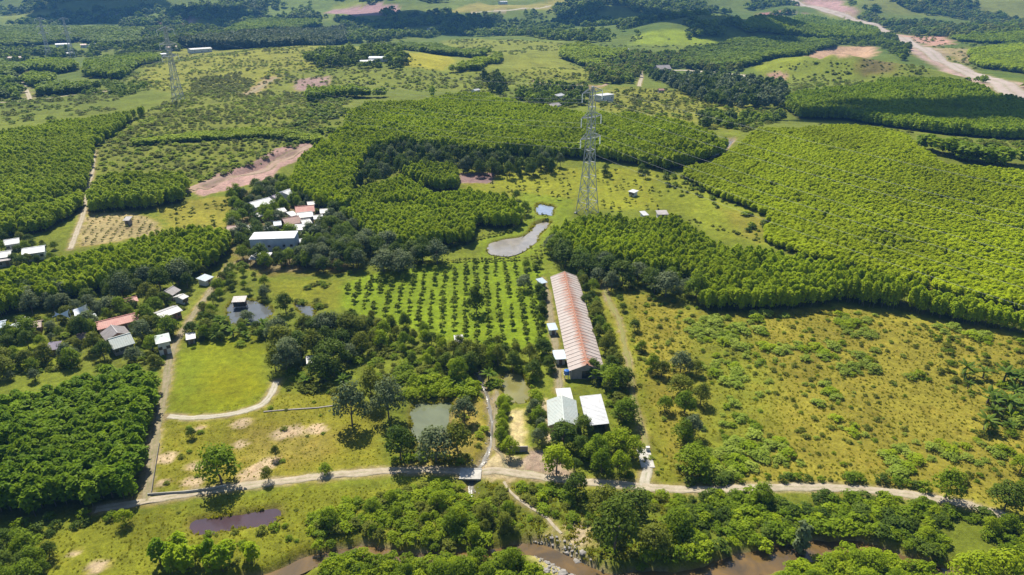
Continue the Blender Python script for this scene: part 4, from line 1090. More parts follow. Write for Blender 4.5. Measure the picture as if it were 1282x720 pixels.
house('brown_shed', 'low brown tiled shed beside the white shade sails', (35, 405), (52, 402), 5.0, 2.2, 0.8, 'roof_brown', 'wall_brick', wins=1, cat='shed')
house('corner_house', 'pale blue roofed house beside the single white sail', (-8, 405), (7, 402), 5.5, 2.6, 0.8, 'roof_blue', 'wall_white', wins=1)
house('trackside_hut', 'small white roofed shelter beside the earth track above the lawn', (233, 421), (244, 419), 3.2, 2.0, 0.4, 'roof_white', 'wall_block', 'shed', wins=0, cat='hut')
house('garden_hut', 'pale blue hut among palms above the earth track', (251, 350), (262, 344), 3.4, 2.2, 0.5, 'roof_blue', 'wall_white', 'shed', wins=0, cat='hut')
house('grove_hut', 'tiny white roof peeping out of the dark grove', (386, 450), (393, 449), 3.0, 2.4, 0.4, 'roof_white', 'wall_block', 'shed', wins=0, cat='hut')
house('pale_shed', 'small white shed at the orchard edge beside bare earth', (569, 424), (580, 423), 3.0, 1.8, 0.5, 'roof_white', 'wall_cream', 'shed', wins=0, cat='shed')
# pond hut on stilts
def pond_hut():
    q = P1(301, 383); lev = float(ground(POND_W['dark_pond'][:, 0], POND_W['dark_pond'][:, 1]).mean())
    o = link('pond_hut', None, None, (q[0], q[1], lev - .5), (0, 0, 0.12)); tag(o, 'dark wooden hut on stilts over the dark pond', 'hut')
    for x in (-2, 0, 2):
        for y in (-1.4, 1.4): MB().tube((x, y, -1.2), (x, y, .9), .1).build('stilt', M['wood'], o)
    MB().box(-2.3, 2.3, -1.7, 1.7, .9, 1.02).build('deck', M['wood'], o)
    MB().box(-2, 2, -1.4, 1.4, 1.02, 3.0).build('wall', plain_mat('dark_boards', (0.07, 0.055, 0.05), (0.045, 0.035, 0.03), 0.85, 1.5), o)
    r = MB(); roof_slab(r, -2.4, 2.4, 1.9, 3.65, -1.9, 3.0); r.build('roof', M['roof_grey'], o)
    MB().box(-.4, .4, -1.46, -1.4, 1.1, 2.6).build('door', M['opening'], o)
pond_hut()
# white shade sails
def shade_sail(label, corners):
    pts = [P1(x, y, h) for x, y, h in corners]; c = np.mean(pts, 0); z = gz_at(c[0], c[1])
    o = link('shade_sail', None, None, (c[0], c[1], z)); tag(o, label, 'shade sail', 'white shade sails of the farmstead')
    L = [p - np.array([c[0], c[1], z]) for p in pts]; n = 8
    V = []; mb = MB()
    if len(L) == 3: L = L + [L[2]]
    for i in range(n + 1):
        for j in range(n + 1):
            u, v = i / n, j / n
            p = L[0] * (1 - u) * (1 - v) + L[1] * u * (1 - v) + L[2] * u * v + L[3] * (1 - u) * v
            cx = np.mean(L, 0); pull = 0.14 * (4 * u * (1 - u) * (1 if v in (0, 1) else 0) + 4 * v * (1 - v) * (1 if u in (0, 1) else 0))
            V.append(p + (cx - p) * pull)
    V2 = [v - np.array([0, 0, .05]) for v in V]; m = n + 1
    F = [(i * m + j, (i + 1) * m + j, (i + 1) * m + j + 1, i * m + j + 1) for i in range(n) for j in range(n)]
    k = len(V); mb.add(V + V2, F + [tuple(q + k for q in f[::-1]) for f in F]); mb.build('canopy', M['sail'], o, smooth=True)
    for p in (L if len(corners) == 4 else L[:3]):
        MB().tube((p[0] * 1.03, p[1] * 1.03, -.3), (p[0] * 1.02, p[1] * 1.02, p[2] + .15), .09).build('pole', M['steel'], o)
    BLOCK.append(np.array([[p[0] + c[0], p[1] + c[1]] for p in L]))
shade_sail('triangular white shade sail standing alone above the lawn', [(10, 407, 3.0), (37, 398, 5.5), (26, 413, 3.0)])
shade_sail('twisted white shade sail nearer the brown shed of the touching pair', [(66, 397, 3), (86, 388, 5.5), (87, 398, 3), (69, 391, 4.5)])
shade_sail('twisted white shade sail nearer the red hut of the touching pair', [(90, 388, 4), (108, 381, 6), (111, 388, 3.0), (93, 397, 3)])
# long roofs on the left edge
house('left_shed', 'long white roofed shed beside the straight earth lane', (27, 312), (56, 308), 8.0, 3.4, 1.0, 'roof_bright', 'wall_white', wins=3, cat='shed')
house('left_house', 'white roofed house next to the long shed by the lane', (-14, 318), (14, 314), 8.0, 3.2, 1.0, 'roof_white', 'wall_white', wins=2)
house('left_annex', 'low grey annex in front of the white roofed pair by the lane', (-6, 324), (14, 321), 5.0, 2.6, 0.5, 'roof_grey', 'wall_block', 'shed', wins=1, cat='shed')
house('back_house', 'white house behind the long shed by the lane', (4, 301), (24, 298), 7.0, 3.2, 1.0, 'roof_bright', 'wall_white', wins=2)
house('field_hut', 'tiny grey hut standing in the tan seedling rows', (156, 273), (163, 273), 3.0, 2.6, 0.6, 'roof_grey', 'wall_block', 'shed', wins=0, cat='hut')
# village in the middle distance
house('block_house', 'large pale blue windowless block with white flat roof', (315, 296), (371, 294), 9.0, 7.0, 0.3, 'roof_bright', 'wall_blue', 'flat', over=0.15, wins=5, cat='building')
house('shelter', 'white lean-to shelter in front of the pale blue block', (314, 320), (338, 320), 5.5, 2.8, 0.5, 'roof_bright', 'wall_block', 'shed', posts=True, cat='shelter')
for lab, A, B, w, wl_, ri, rf, wm, st in (
    ('white villa with bright roof behind the pale blue block', (357, 283), (384, 281), 7.5, 4.4, 0.9, 'roof_bright', 'wall_white', 'gable'),
    ('red brown tiled house among the village trees', (353, 274), (374, 270), 8.0, 3.4, 1.9, 'roof_tile', 'wall_brick', 'gable'),
    ('white house with grey roof below the dark red ridge roof', (371, 267), (391, 265), 7.0, 3.6, 1.2, 'roof_white', 'wall_white', 'gable'),
    ('dark red ridge roof at the top of the village', (369, 259), (393, 257), 7.0, 3.6, 1.8, 'roof_red', 'wall_white', 'gable'),
    ('white gabled house standing apart under the village trees', (312, 254), (337, 247), 9.0, 3.8, 1.5, 'roof_bright', 'wall_white', 'gable'),
    ('white house highest in the village beside the plantation edge', (353, 241), (364, 236), 7.0, 3.8, 1.0, 'roof_bright', 'wall_white', 'gable'),
    ('long low brown tiled house between the village and the yellow plot', (284, 283), (303, 282), 5.5, 3.0, 1.2, 'roof_tile', 'wall_block', 'gable'),
    ('small white house beside the long low tiled house', (304, 284), (314, 282), 6.0, 3.4, 0.8, 'roof_white', 'wall_white', 'gable'),
    ('white annex between the villa and the pale blue block', (368, 290), (382, 289), 5.0, 3.0, 0.5, 'roof_bright', 'wall_white', 'shed'),
    ('white porch roof beside the tiled village house', (361, 268), (370, 266), 5.0, 3.2, 0.5, 'roof_bright', 'wall_white', 'shed'),
    ('grey white house on the plantation side of the village', (400, 262), (414, 261), 6.0, 3.2, 1.0, 'roof_white', 'wall_cream', 'gable'),
    ('little roof tucked into the plantation beside the village', (431, 263), (439, 262), 5.0, 3.2, 0.8, 'roof_blue', 'wall_white', 'gable'),
    # scattered and distant
    ('white walled hut with white roof on the pylon meadow', (803, 267), (810, 266), 4.0, 2.6, 0.5, 'roof_bright', 'wall_white', 'shed'),
    ('low hut with grey roof on the pylon meadow', (822, 266), (836, 265), 4.0, 2.4, 0.5, 'roof_grey', 'wall_white', 'shed'),
    ('white sign like shed beside the pylon pasture fence', (789, 238), (797, 240), 3.0, 2.2, 0.3, 'roof_bright', 'wall_white', 'shed'),
    ('white two storey house behind the pylon', (748, 119), (765, 118), 9.0, 6.0, 0.6, 'roof_bright', 'wall_white', 'flat'),
    ('grey house in the dark grove beside the white two storey house', (685, 130), (699, 129), 8.0, 3.6, 1.2, 'roof_grey', 'wall_white', 'gable'),
    ('white roofed house in the dark grove by the plantation top', (691, 119), (703, 117), 7.0, 4.0, 1.2, 'roof_bright', 'wall_white', 'gable'),
    ('large gabled house with dark front on the bare hilltop yard', (821, 82), (838, 81), 14.0, 7.0, 4.0, 'roof_grey', 'wall_block', 'gable'),
    ('small hut below the dark eucalyptus wood', (824, 111), (831, 111), 6.0, 3.0, 1.0, 'roof_tile', 'wall_block', 'gable'),
    ('pale house half hidden in the dark eucalyptus wood', (884, 116), (892, 115), 7.0, 3.5, 1.0, 'roof_white', 'wall_white', 'gable'),
    ('long white farm roof beside the yellow field', (450, 76), (468, 74), 9.0, 3.6, 1.0, 'roof_bright', 'wall_white', 'gable'),
    ('grey white farm roof behind the long white one', (462, 71), (485, 70), 9.0, 4.0, 1.4, 'roof_blue', 'wall_white', 'gable'),
    ('white roof at the edge of the pasture trees', (424, 68), (438, 66), 10.0, 3.6, 1.0, 'roof_bright', 'wall_white', 'gable'),
    ('tiny white hut in the open green slope', (592, 112), (599, 111), 5.0, 2.6, 0.8, 'roof_bright', 'wall_white', 'gable'),
    ('long white factory roof at the edge of the grey eucalyptus', (236, 61), (263, 59), 16.0, 5.0, 1.2, 'roof_white', 'wall_white', 'gable'),
    ('pink roofed hall beside the far pylon top', (207, 58), (222, 57), 14.0, 5.0, 1.6, 'roof_tile', 'wall_white', 'gable'),
    ('white hall in the distant west village', (69, 55), (87, 53), 16.0, 5.5, 1.2, 'roof_bright', 'wall_white', 'gable'),
    ('white house in the middle of the distant west village', (76, 59), (84, 58), 10.0, 4.5, 1.2, 'roof_bright', 'wall_white', 'gable'),
    ('red and white house pair west of the distant village hall', (100, 55), (108, 55), 10.0, 4.5, 1.4, 'roof_tile', 'wall_white', 'gable'),
    ('bright white house east of the distant village hall', (110, 56), (118, 54), 10.0, 4.5, 1.2, 'roof_bright', 'wall_white', 'gable'),
    ('long orange brown roof on the western edge of the distant village', (8, 71), (33, 70), 13.0, 4.0, 1.4, 'roof_brown', 'wall_cream', 'gable'),
    ('low white house below the distant village hall', (62, 65), (74, 64), 9.0, 4.0, 1.0, 'roof_bright', 'wall_white', 'gable'),
    ('grey white house next to the low one in the distant village', (78, 66), (90, 65), 9.0, 4.0, 1.0, 'roof_white', 'wall_white', 'gable'),
    ('white house beside the far tree block', (200, 67), (207, 66), 9.0, 4.0, 1.0, 'roof_bright', 'wall_white', 'gable'),
    ('dark roofed roadside house beside the highway', (1136, 38), (1146, 37), 12.0, 5.0, 1.5, 'roof_purple', 'wall_white', 'gable'),
    ('white roofed roadside house beside the highway', (1147, 39), (1155, 38), 12.0, 5.0, 1.2, 'roof_bright', 'wall_white', 'gable'),
    ('white house lost in the far dark woodland', (537, 35), (543, 34), 12.0, 5.0, 1.2, 'roof_bright', 'wall_white', 'gable'),
    ('white house at the end of the far pale road', (625, 2), (634, 1), 16.0, 6.0, 1.5, 'roof_bright', 'wall_white', 'gable'),
    ('small white shed above the lime acacia field', (780, 61), (786, 60), 8.0, 3.5, 1.0, 'roof_bright', 'wall_white', 'gable'),
):
    house('village_house' if 'shed' not in lab and 'hut' not in lab else 'small_shed', lab, A, B, w, wl_, ri, rf, wm, st, door=True, wins=2, cat='house' if 'hut' not in lab and 'shed' not in lab else 'hut')


EXTRA = [  # more roofs crowded into the village and the farmstead
 ((346, 262), (356, 260), 5.5, 3.2, .9, 'roof_white', 'white roof squeezed between the village trees below the gabled house'),
 ((338, 268), (347, 266), 5.0, 3.0, .9, 'roof_grey', 'grey roof on the village lane beside the tiled house'),
 ((376, 276), (388, 274), 6.0, 3.2, 1.0, 'roof_white', 'white roof touching the red brown tiled house'),
 ((388, 284), (396, 282), 5.0, 3.0, .6, 'roof_bright', 'little bright roof at the side of the white villa'),
 ((342, 278), (352, 277), 5.5, 3.0, .8, 'roof_blue', 'small blue grey roof beside the white villa'),
 ((330, 284), (342, 283), 5.0, 2.8, .6, 'roof_white', 'white roof peeping over the pale blue block'),
 ((340, 246), (348, 243), 5.0, 3.0, .8, 'roof_purple', 'purple roofed hut below the highest white house'),
 ((392, 270), (404, 269), 5.5, 3.2, .8, 'roof_bright', 'bright long roof beside the dark red ridge roof'),
 ((384, 253), (394, 252), 5.0, 3.2, .8, 'roof_white', 'white roof tucked behind the dark red ridge roof'),
 ((372, 300), (382, 299), 4.5, 2.8, .5, 'roof_bright', 'white shed at the corner of the pale blue block under the palms'),
 ((318, 268), (328, 266), 5.0, 2.8, .7, 'roof_white', 'small white roof below the gabled house standing apart'),
 ((20, 400), (30, 398), 4.0, 2.2, .5, 'roof_grey', 'small grey shed between the corner house and the lone sail'),
 ((110, 396), (118, 394), 4.0, 2.2, .5, 'roof_green', 'small teal roof behind the long red roof'),
 ((178, 402), (188, 400), 4.0, 2.4, .5, 'roof_grey', 'grey roof joining the red and white farmstead houses'),
 ((96, 420), (108, 417), 4.0, 2.2, .6, 'roof_brown', 'brown shed between the tall dark tree and the pale green gabled house'),
 ((222, 372), (230, 368), 4.0, 2.4, .5, 'roof_white', 'white roof beside the earth track above the farmstead'),
]
for A, B, w, wl_, ri, rf, lab in EXTRA:
    house('small_house', lab, A, B, w, wl_, ri, rf, 'wall_white', 'gable', door=True, wins=2, cat='house')
# ------------------------------------------------------------------ pylons and lines
def pylon(label, px, Ht, ang, arm=7.0):
    q = P1(*px) if len(px) == 2 else np.array(px); z = gz_at(q[0], q[1])
    o = link('power_pylon', None, None, (q[0], q[1], z), (0, 0, ang)); tag(o, label, 'pylon', 'lattice pylons of the power line')
    lv = [(0, 3.9), (.10, 3.4), (.20, 2.9), (.31, 2.4), (.42, 1.95), (.52, 1.75), (.61, 1.5), (.69, 1.4), (.77, 1.3), (.85, 1.15), (.93, 1.0), (1.0, 0.35)]
    lv = [(a * Ht, b * Ht / 60) for a, b in lv]; r = 0.19
    def ring(k): z_, w = lv[k]; return [np.array([s * w, t * w, z_]) for s, t in ((-1, -1), (1, -1), (1, 1), (-1, 1))]
    body = MB(); base = MB()
    for k in range(len(lv) - 1):
        a, b = ring(k), ring(k + 1); mb = base if k < 5 else body
        for i in range(4):
            j = (i + 1) % 4
            mb.tube(a[i], b[i], r * (1.3 if k < 5 else 1.0), None, 4)
            mb.tube(a[i], b[j], r * .7, None, 4); mb.tube(a[j], b[i], r * .7, None, 4)
            mb.tube(b[i], b[j], r * .7, None, 4)
    base.build('lattice_base', M['steel'], o); body.build('lattice_mast', M['steel'], o)
    for s, t in ((-1, -1), (1, -1), (1, 1), (-1, 1)):
        w = lv[0][1]; MB().box(s * w - .6, s * w + .6, t * w - .6, t * w + .6, -1.2, .35).build('footing', M['concrete'], o)
    tips = []
    for f in (.61, .77, .955):
        za = f * Ht; w = np.interp(za, [x[0] for x in lv], [x[1] for x in lv])
        for s in (-1, 1):
            m = MB(); tip = np.array([s * arm, 0, za + .3])
            for t in (-1, 1):
                m.tube((s * w, t * w, za), tip, r * .8, None, 4); m.tube((s * w, t * w, za + 2.4), tip, r * .8, None, 4)
                for u in (.3, .6):
                    p0 = np.array([s * w, t * w, za]) * (1 - u) + tip * u; p1 = np.array([s * w, t * w, za + 2.4]) * (1 - u) + tip * u
                    m.tube(p0, p1, r * .6, None, 4); m.tube(p0, p0 * np.array([1, -1, 1]), r * .6, None, 4)
            m.build('crossarm', M['steel'], o)
            ins = MB(); L = 4.2
            ins.tube(tip, tip - np.array([0, 0, L]), .10, None, 6)
            for d in np.linspace(.3, L - .2, 14): ins.tube(tip - np.array([0, 0, d]), tip - np.array([0, 0, d + .14]), .28, .22, 8)
            ins.build('insulator', M['insulator'], o)
            tips.append(tip - np.array([0, 0, L]))
    tips += [np.array([s * .35, 0, Ht]) for s in (-1, 1)]
    ca, sa = math.cos(ang), math.sin(ang)
    return [np.array([q[0] + ca * t[0] - sa * t[1], q[1] + sa * t[0] + ca * t[1], z + t[2]]) for t in tips]
p_main = P1(735, 267); p_far = P1(224, 127); p_east = p_main + np.array([228, -304, 0])
d1 = (p_far - p_main)[:2]; a1 = math.atan2(d1[1], d1[0]); d2 = (p_main - p_east)[:2]; a2 = math.atan2(d2[1], d2[0])
T_main = pylon('tall steel lattice pylon with white insulators on the meadow above the ponds', (735, 267), 61, (a1 + a2) / 2 + math.pi / 2)
T_far = pylon('lattice pylon on the scrubby slope below the pink roofed hall', (224, 127), 60, a1 + math.pi / 2)
p_w1 = P1(62, 72)
T_w1 = pylon('distant lattice pylon between the orange brown roof and the white hall', (62, 72), 58, a1 + math.pi / 2)
T_w2 = pylon('distant lattice pylon between the white hall and the red and white pair', (91, 72), 58, a1 + math.pi / 2)
T_east = pylon('lattice pylon on the pasture where the line leaves the valley', (p_east[0], p_east[1], 0), 61, a2 + math.pi / 2)
NAMES = ['lower near', 'lower far', 'middle near', 'middle far', 'upper near', 'upper far', 'near earth', 'far earth']
def line_span(TA, TB, where, sag):
    for k, (a, b) in enumerate(zip(TA, TB)):
        n = 26; pts = []
        for i in range(n + 1):
            t = i / n; p = a * (1 - t) + b * t; p[2] -= sag * 4 * t * (1 - t) * (0.7 if k > 5 else 1); pts.append(p)
        mb = MB().path(pts, 0.028 if k < 6 else 0.012, 4)
        o = mb.build('power_cable', M['wire']); tag(o, '%s cable of the span %s' % (NAMES[k], where), 'cable', 'sagging power cables between the pylons')
line_span(T_main, T_far, 'from the tall meadow pylon to the slope pylon', 13)
line_span(T_main, T_east, 'from the tall meadow pylon over the bright hillside', 9)
line_span(T_far, T_w1, 'from the slope pylon to the west village pylon', 12)

# ------------------------------------------------------------------ small built things by the farm road
def slab_bridge():
    q = P1(589, 594); z = gz_at(*(P1(575, 591)[:2]))
    o = link('slab_bridge', None, None, (q[0], q[1], z), (0, 0, -0.03)); tag(o, 'small concrete slab bridge carrying the farm road over the ditch', 'bridge')
    MB().box(-2.6, 2.6, -1.9, 1.9, -.15, .2).build('deck', M['concrete'], o)
    for s in (-1, 1):
        MB().box(s * 2.0 - .25, s * 2.0 + .25, -1.8, 1.8, -1.9, -.15).build('abutment', M['concrete'], o)
    for t in (-1, 1): MB().box(-2.6, 2.6, t * 1.9 - .12, t * 1.9 + .12, .203, .34).build('kerb', M['concrete'], o)
slab_bridge()
def gate_pad():
    a = P1(803, 586); b = P1(820, 586); c = P1(804, 563); L = np.linalg.norm(b - a); D = np.linalg.norm(c - a)
    o = link('gateway_slab', None, None, ((a + b)[0] / 2, (a + b)[1] / 2 + D / 2, gz_at(a[0], a[1]) + .02)); tag(o, 'pale concrete gateway slab with white posts at the end of the grass track', 'slab')
    for k in range(3):
        MB().box(-L / 2, L / 2, -D / 2 + D / 3 * k + .04, -D / 2 + D / 3 * (k + 1) - .04, -.3, .16).build('panel', M['concrete'], o)
    for s in (-1, 1):
        MB().box(s * L * .32 - .45, s * L * .32 + .45, D / 2 - .9, D / 2 - .2, .163, 1.2).build('post', M['wall_white'], o)
gate_pad()
def wall_run(name, label, px, hgt, th, mat, cat='wall', step=3.0):
    w = P(px)[:, :2]; c = w.mean(0); z = gz_at(c[0], c[1])
    o = link(name, None, None, (c[0], c[1], z)); tag(o, label, cat)
    for a, b in zip(w[:-1], w[1:]):
        n = max(1, int(np.linalg.norm(b - a) / step))
        for k in range(n):
            p = a + (b - a) * k / n; q = a + (b - a) * (k + 1) / n; d = (q - p); L = np.linalg.norm(d); u = d / L; v = np.array([-u[1], u[0]]) * th / 2
            q = q - u * 0.05
            zp, zq = gz_at(*p) - z, gz_at(*q) - z
            V = [(*(p - v - c), zp - .4), (*(q - v - c), zq - .4), (*(q + v - c), zq - .4), (*(p + v - c), zp - .4), (*(p - v - c), zp + hgt), (*(q - v - c), zq + hgt), (*(q + v - c), zq + hgt), (*(p + v - c), zp + hgt)]
            MB().add(V, [(0, 3, 2, 1), (4, 5, 6, 7), (0, 1, 5, 4), (1, 2, 6, 5), (2, 3, 7, 6), (3, 0, 4, 7)]).build('panel', M[mat], o)
wall_run('roadside_wall', 'low pale concrete wall between the meadow and the farm road', [(185, 620), (232, 617), (265, 613), (284, 609)], 0.6, 0.16, 'concrete')
wall_run('meadow_fence', 'low grey fence wall along the straight earth track', [(190, 618), (196, 580), (200, 556)], 0.7, 0.08, 'wall_block')
wall_run('yard_wall', 'dark retaining wall at the lower end of the pale yard', [(634, 566), (661, 565)], 1.6, 0.3, 'wall_block')
wall_run('dyke_wall', 'low stone dyke across the meadow beside the pale lane', [(330, 516), (365, 513), (398, 511), (425, 507)], 0.25, 0.35, 'wall_block')
# ------------------------------------------------------------------ single trees: foot, height, width, kind, label
ONE = [
 (277, 605, 10.5, 11, 'broad_leaf_green', 'large round tree standing alone in the meadow beside the farm road'),
 (157, 657, 4.5, 4.2, 'broad_leaf_fresh', 'small bushy tree alone on the meadow between the purple pond and the dark acacia stand'),
 (596, 392, 11.0, 7.4, 'full_leaf_dark', 'tall dark tree standing alone among the small orchard trees'),
 (656, 363, 6.5, 6.5, 'broad_leaf_grey', 'grey green round tree inside the orchard corner next to the barn'),
 (705, 561, 8.0, 8.5, 'broad_leaf_dark', 'dark round tree in front of the pale green gabled farm building'),
 (742, 470, 6.0, 6.0, 'full_leaf_dark', 'dark round tree hiding the lower gable of the rusty barn'),
 (755, 474, 4.5, 4.5, 'broad_leaf_green', 'green tree at the pasture corner of the rusty barn'),
 (730, 543, 6.0, 5.5, 'broad_leaf_dark', 'dark tree between the two white farm roofs'),
 (697, 594, 8.5, 8.0, 'broad_leaf_fresh', 'yellow green bushy tree beside the farm road below the yard'),
 (721, 624, 7.5, 6.0, 'broad_leaf_dark', 'dark round tree at the lower edge of the farm road'),
 (768, 692, 14.0, 11, 'broad_leaf_dark', 'tallest dark tree on the bank above the rocky river bend'),
 (755, 655, 10.0, 8, 'broad_leaf_olive', 'olive crowned tree just behind the tallest dark tree on the river bank'),
 (792, 648, 8.0, 9, 'broad_leaf_dark', 'spreading dark tree between the farm road and the river bank'),
 (818, 690, 7.0, 8, 'broad_leaf_olive', 'flat topped olive tree over the river bank grass'),
 (846, 668, 7.0, 7, 'broad_leaf_green', 'round green tree on the bank between the olive tree and the road thicket'),
 (1184, 625, 8.5, 7.5, 'broad_leaf_green', 'green tree beside the end of the farm road'),
 (1258, 640, 8.5, 8.5, 'broad_leaf_dark', 'dark round tree beside the concrete ramp at the road end'),
 (1277, 592, 5.0, 5.5, 'broad_leaf_fresh', 'small fresh green tree on the dry pasture above the road end'),
 (1215, 735, 9.0, 9, 'broad_leaf_fresh', 'feathery light green tree on the near river bank, beside its taller twin'),
 (1252, 728, 10.0, 9.5, 'broad_leaf_fresh', 'taller feathery light green tree on the near river bank'),
 (1003, 684, 9.0, 7.5, 'tall_leaf_grey', 'slender grey green tree leaning over the brown river'),
 (441, 533, 13.5, 10, 'broad_leaf_grey', 'big grey green tree with long shadow at the meadow edge of the pond grove'),
 (487, 524, 12.5, 9.5, 'broad_leaf_grey', 'big grey green tree in the middle of the pond grove'),
 (466, 505, 11.0, 8.0, 'broad_leaf_olive', 'olive tree behind the two big grey green trees'),
 (503, 578, 10.5, 8.5, 'broad_leaf_dark', 'dark tree at the meadow corner of the green pond'),
 (546, 580, 11.0, 10, 'broad_leaf_grey', 'pale grey tree in front of the green pond'),
 (573, 572, 10.0, 8.0, 'broad_leaf_olive', 'olive tree at the ditch corner of the green pond'),
 (581, 528, 7.5, 7.0, 'broad_leaf_grey', 'small grey tree on the ditch bank of the green pond'),
 (794, 414, 4.8, 4.4, 'broad_leaf_dark', 'small dark round tree with clear shadow on the grass track pasture'),
 (780, 390, 3.5, 3.5, 'broad_leaf_dark', 'small dark round tree above the grass track'),
 (803, 440, 4.2, 3.8, 'broad_leaf_green', 'small green tree lower down on the grass track pasture'),
 (866, 548, 7.0, 6.5, 'broad_leaf_grey', 'round pale topped tree with dark foot beside the grass track'),
 (832, 515, 5.0, 5.0, 'broad_leaf_green', 'low round tree beside the winding dirt path'),
 (868, 590, 6.5, 10, 'broad_leaf_green', 'wide spreading tree above the gateway slab end of the farm road'),
 (337, 602, 4.5, 3.2, 'broad_leaf_olive', 'thin yellowish young tree beside the farm road'),
 (346, 574, 4.0, 2.6, 'broad_leaf_olive', 'thin young tree in the middle of the meadow'),
 (241, 548, 3.0, 3.0, 'broad_leaf_dark', 'dark bushy young tree beside the pale lane of the meadow'),
 (407, 594, 3.0, 3.8, 'broad_leaf_green', 'low bushy tree beside the farm road near the pond grove'),
 (326, 330, 9.0, 9, 'broad_leaf_dark', 'big dark tree at the foot of the white shelter'),
 (358, 392, 8.0, 7, 'broad_leaf_dark', 'dark tree between the dark pond and the little pond'),
 (334, 374, 5.5, 5, 'broad_leaf_grey', 'grey tree behind the dark pond'),
 (310, 402, 6.0, 6, 'broad_leaf_grey', 'thin grey tree standing at the near edge of the dark pond'),
 (184, 405, 7.0, 7.5, 'broad_leaf_green', 'green tree between the red roof and the white roof'),
 (105, 425, 9.0, 6.5, 'broad_leaf_dark', 'tall dark tree between the shade sails and the long red roof'),
 (213, 420, 7.0, 8, 'broad_leaf_green', 'green tree in front of the white roofed house by the track'),
]
rng = np.random.default_rng(77)
for x, y, h, w, kind, lab in ONE:
    q = P1(x, y); q[2] = gz_at(q[0], q[1]) - 0.05
    put('broadleaf_tree', kind, q, h, w, lab, 'single trees', rng)
def river_gap(x, y):
    g = np.full(x.shape, 1e9)
    for a, b in zip(river_line[:-1], river_line[1:]):
        g = np.minimum(g, ldist(x, y, np.array([a, b])) - (a[2] + b[2]) / 4)
    return g
def grove(px, sp, h, w, kinds, label, group, seed, fam='broadleaf_tree', jit=0.45, prob=1.0, hv=0.3, pad=0.0, rows=0.4, weights=None, noise_cut=None, off=0.0):
    rng = np.random.default_rng(seed)
    poly = P(px, off)[:, :2]; p = fill(poly, sp, rng, jit, rows)
    if len(p) == 0: return
    keep = ~blocked(p[:, 0], p[:, 1], pad) & (rng.uniform(size=len(p)) < prob)
    for rk in ROADS:
        keep &= ~near_road(p[:, 0], p[:, 1], rk, ROADS[rk][1] / 2 + 0.7)
    keep &= river_gap(p[:, 0], p[:, 1]) > (0.3 if fam == 'shrub' else 1.6)
    keep &= ldist(p[:, 0], p[:, 1], stream_line) > 1.6
    if noise_cut: keep &= fbm(p[:, 0] / noise_cut[0], p[:, 1] / noise_cut[0], seed, 3) > noise_cut[1]
    p = p[keep]
    zz = ground(p[:, 0], p[:, 1])
    X, Y, D = frame_px(np.column_stack([p, zz]))
    for (a, b), z, X_, Y_ in zip(p, zz, X, Y):
        if X_ < -60 or X_ > PW + 60 or Y_ > PH + 110: continue
        s = rng.uniform(1 - hv, 1 + hv)
        put(fam, str(rng.choice(kinds, p=weights)), (a, b, gz_at(a, b) - 0.1), h * s, w * s * rng.uniform(.85, 1.15), label, group, rng)
D_, G_, Y_, F_, O_ = 'broad_leaf_dark', 'broad_leaf_green', 'broad_leaf_grey', 'broad_leaf_fresh', 'broad_leaf_olive'
grove([(335, 445), (350, 418), (400, 410), (452, 416), (462, 440), (432, 458), (422, 482), (345, 480)], 5.6, 8.5, 7.5, [D_, D_, Y_, O_], 'dark crowned tree of the grove between the lawn and the pond hut', 'dark grove by the lawn', 11)
grove([(385, 300), (437, 285), (470, 308), (505, 325), (540, 320), (560, 330), (500, 345), (430, 345), (375, 338)], 6.2, 8.5, 8.0, [D_, D_, Y_], 'dark broad tree along the lower edge of the lime plantation', 'dark trees below the lime plantation', 12)
grove([(684, 316), (690, 310), (720, 328), (760, 340), (800, 350), (862, 358), (874, 376), (815, 374), (765, 364), (735, 350), (690, 338)], 6.0, 8.5, 8.5, [D_, D_, Y_, G_], 'dark broad tree at the head of the barn pasture', 'dark trees above the barn pasture', 13)
grove([(0, 380), (60, 372), (120, 362), (190, 354), (235, 348), (245, 360), (190, 372), (120, 382), (60, 392), (0, 402)], 5.8, 8.5, 7.5, [Y_, D_, D_], 'grey green tree along the lower edge of the acacia belt', 'grey trees below the acacia belt', 14)
grove([(285, 245), (340, 232), (362, 232), (372, 250), (437, 262), (440, 300), (400, 330), (375, 345), (300, 330), (285, 300)], 5.8, 6.5, 6.0, [D_, G_, Y_], 'leafy tree between the village houses', 'trees among the village houses', 15, prob=0.95)
grove([(0, 418), (70, 402), (120, 385), (235, 362), (228, 420), (208, 462), (150, 455), (100, 462), (40, 478), (0, 480)], 4.6, 5.4, 5.2, [G_, D_, O_, Y_], 'small leafy tree in the farmstead garden', 'trees of the farmstead garden', 16, prob=0.85, hv=0.45)
grove([(228, 440), (232, 410), (265, 360), (285, 335), (300, 345), (270, 380), (268, 405), (290, 410), (335, 412), (325, 430), (260, 428)], 4.6, 4.6, 4.6, [D_, G_, O_], 'tree of the rough strip beside the earth track and dark pond', 'trees beside the dark pond', 17, prob=0.9)
grove([(432, 392), (480, 400), (520, 408), (560, 430), (600, 445), (600, 470), (560, 472), (505, 458), (455, 432), (438, 415)], 4.4, 5.2, 4.0, [F_, G_, O_, D_], 'bushy tree of the diagonal hedge below the orchard', 'hedge trees below the orchard', 18, prob=0.85)
grove([(560, 440), (610, 432), (650, 442), (690, 440), (690, 470), (665, 475), (662, 500), (640, 468), (600, 472), (570, 480)], 4.8, 6.5, 5.4, [D_, G_, O_], 'green tree of the grove between orchard and yellow pond', 'trees above the yellow pond', 19, prob=0.9)
grove([(617, 500), (632, 498), (634, 560), (640, 572), (622, 574), (614, 550)], 3.4, 4.6, 3.8, [G_, F_], 'green tree in the row between the ditch and the pale yard', 'tree row between ditch and yard', 20)
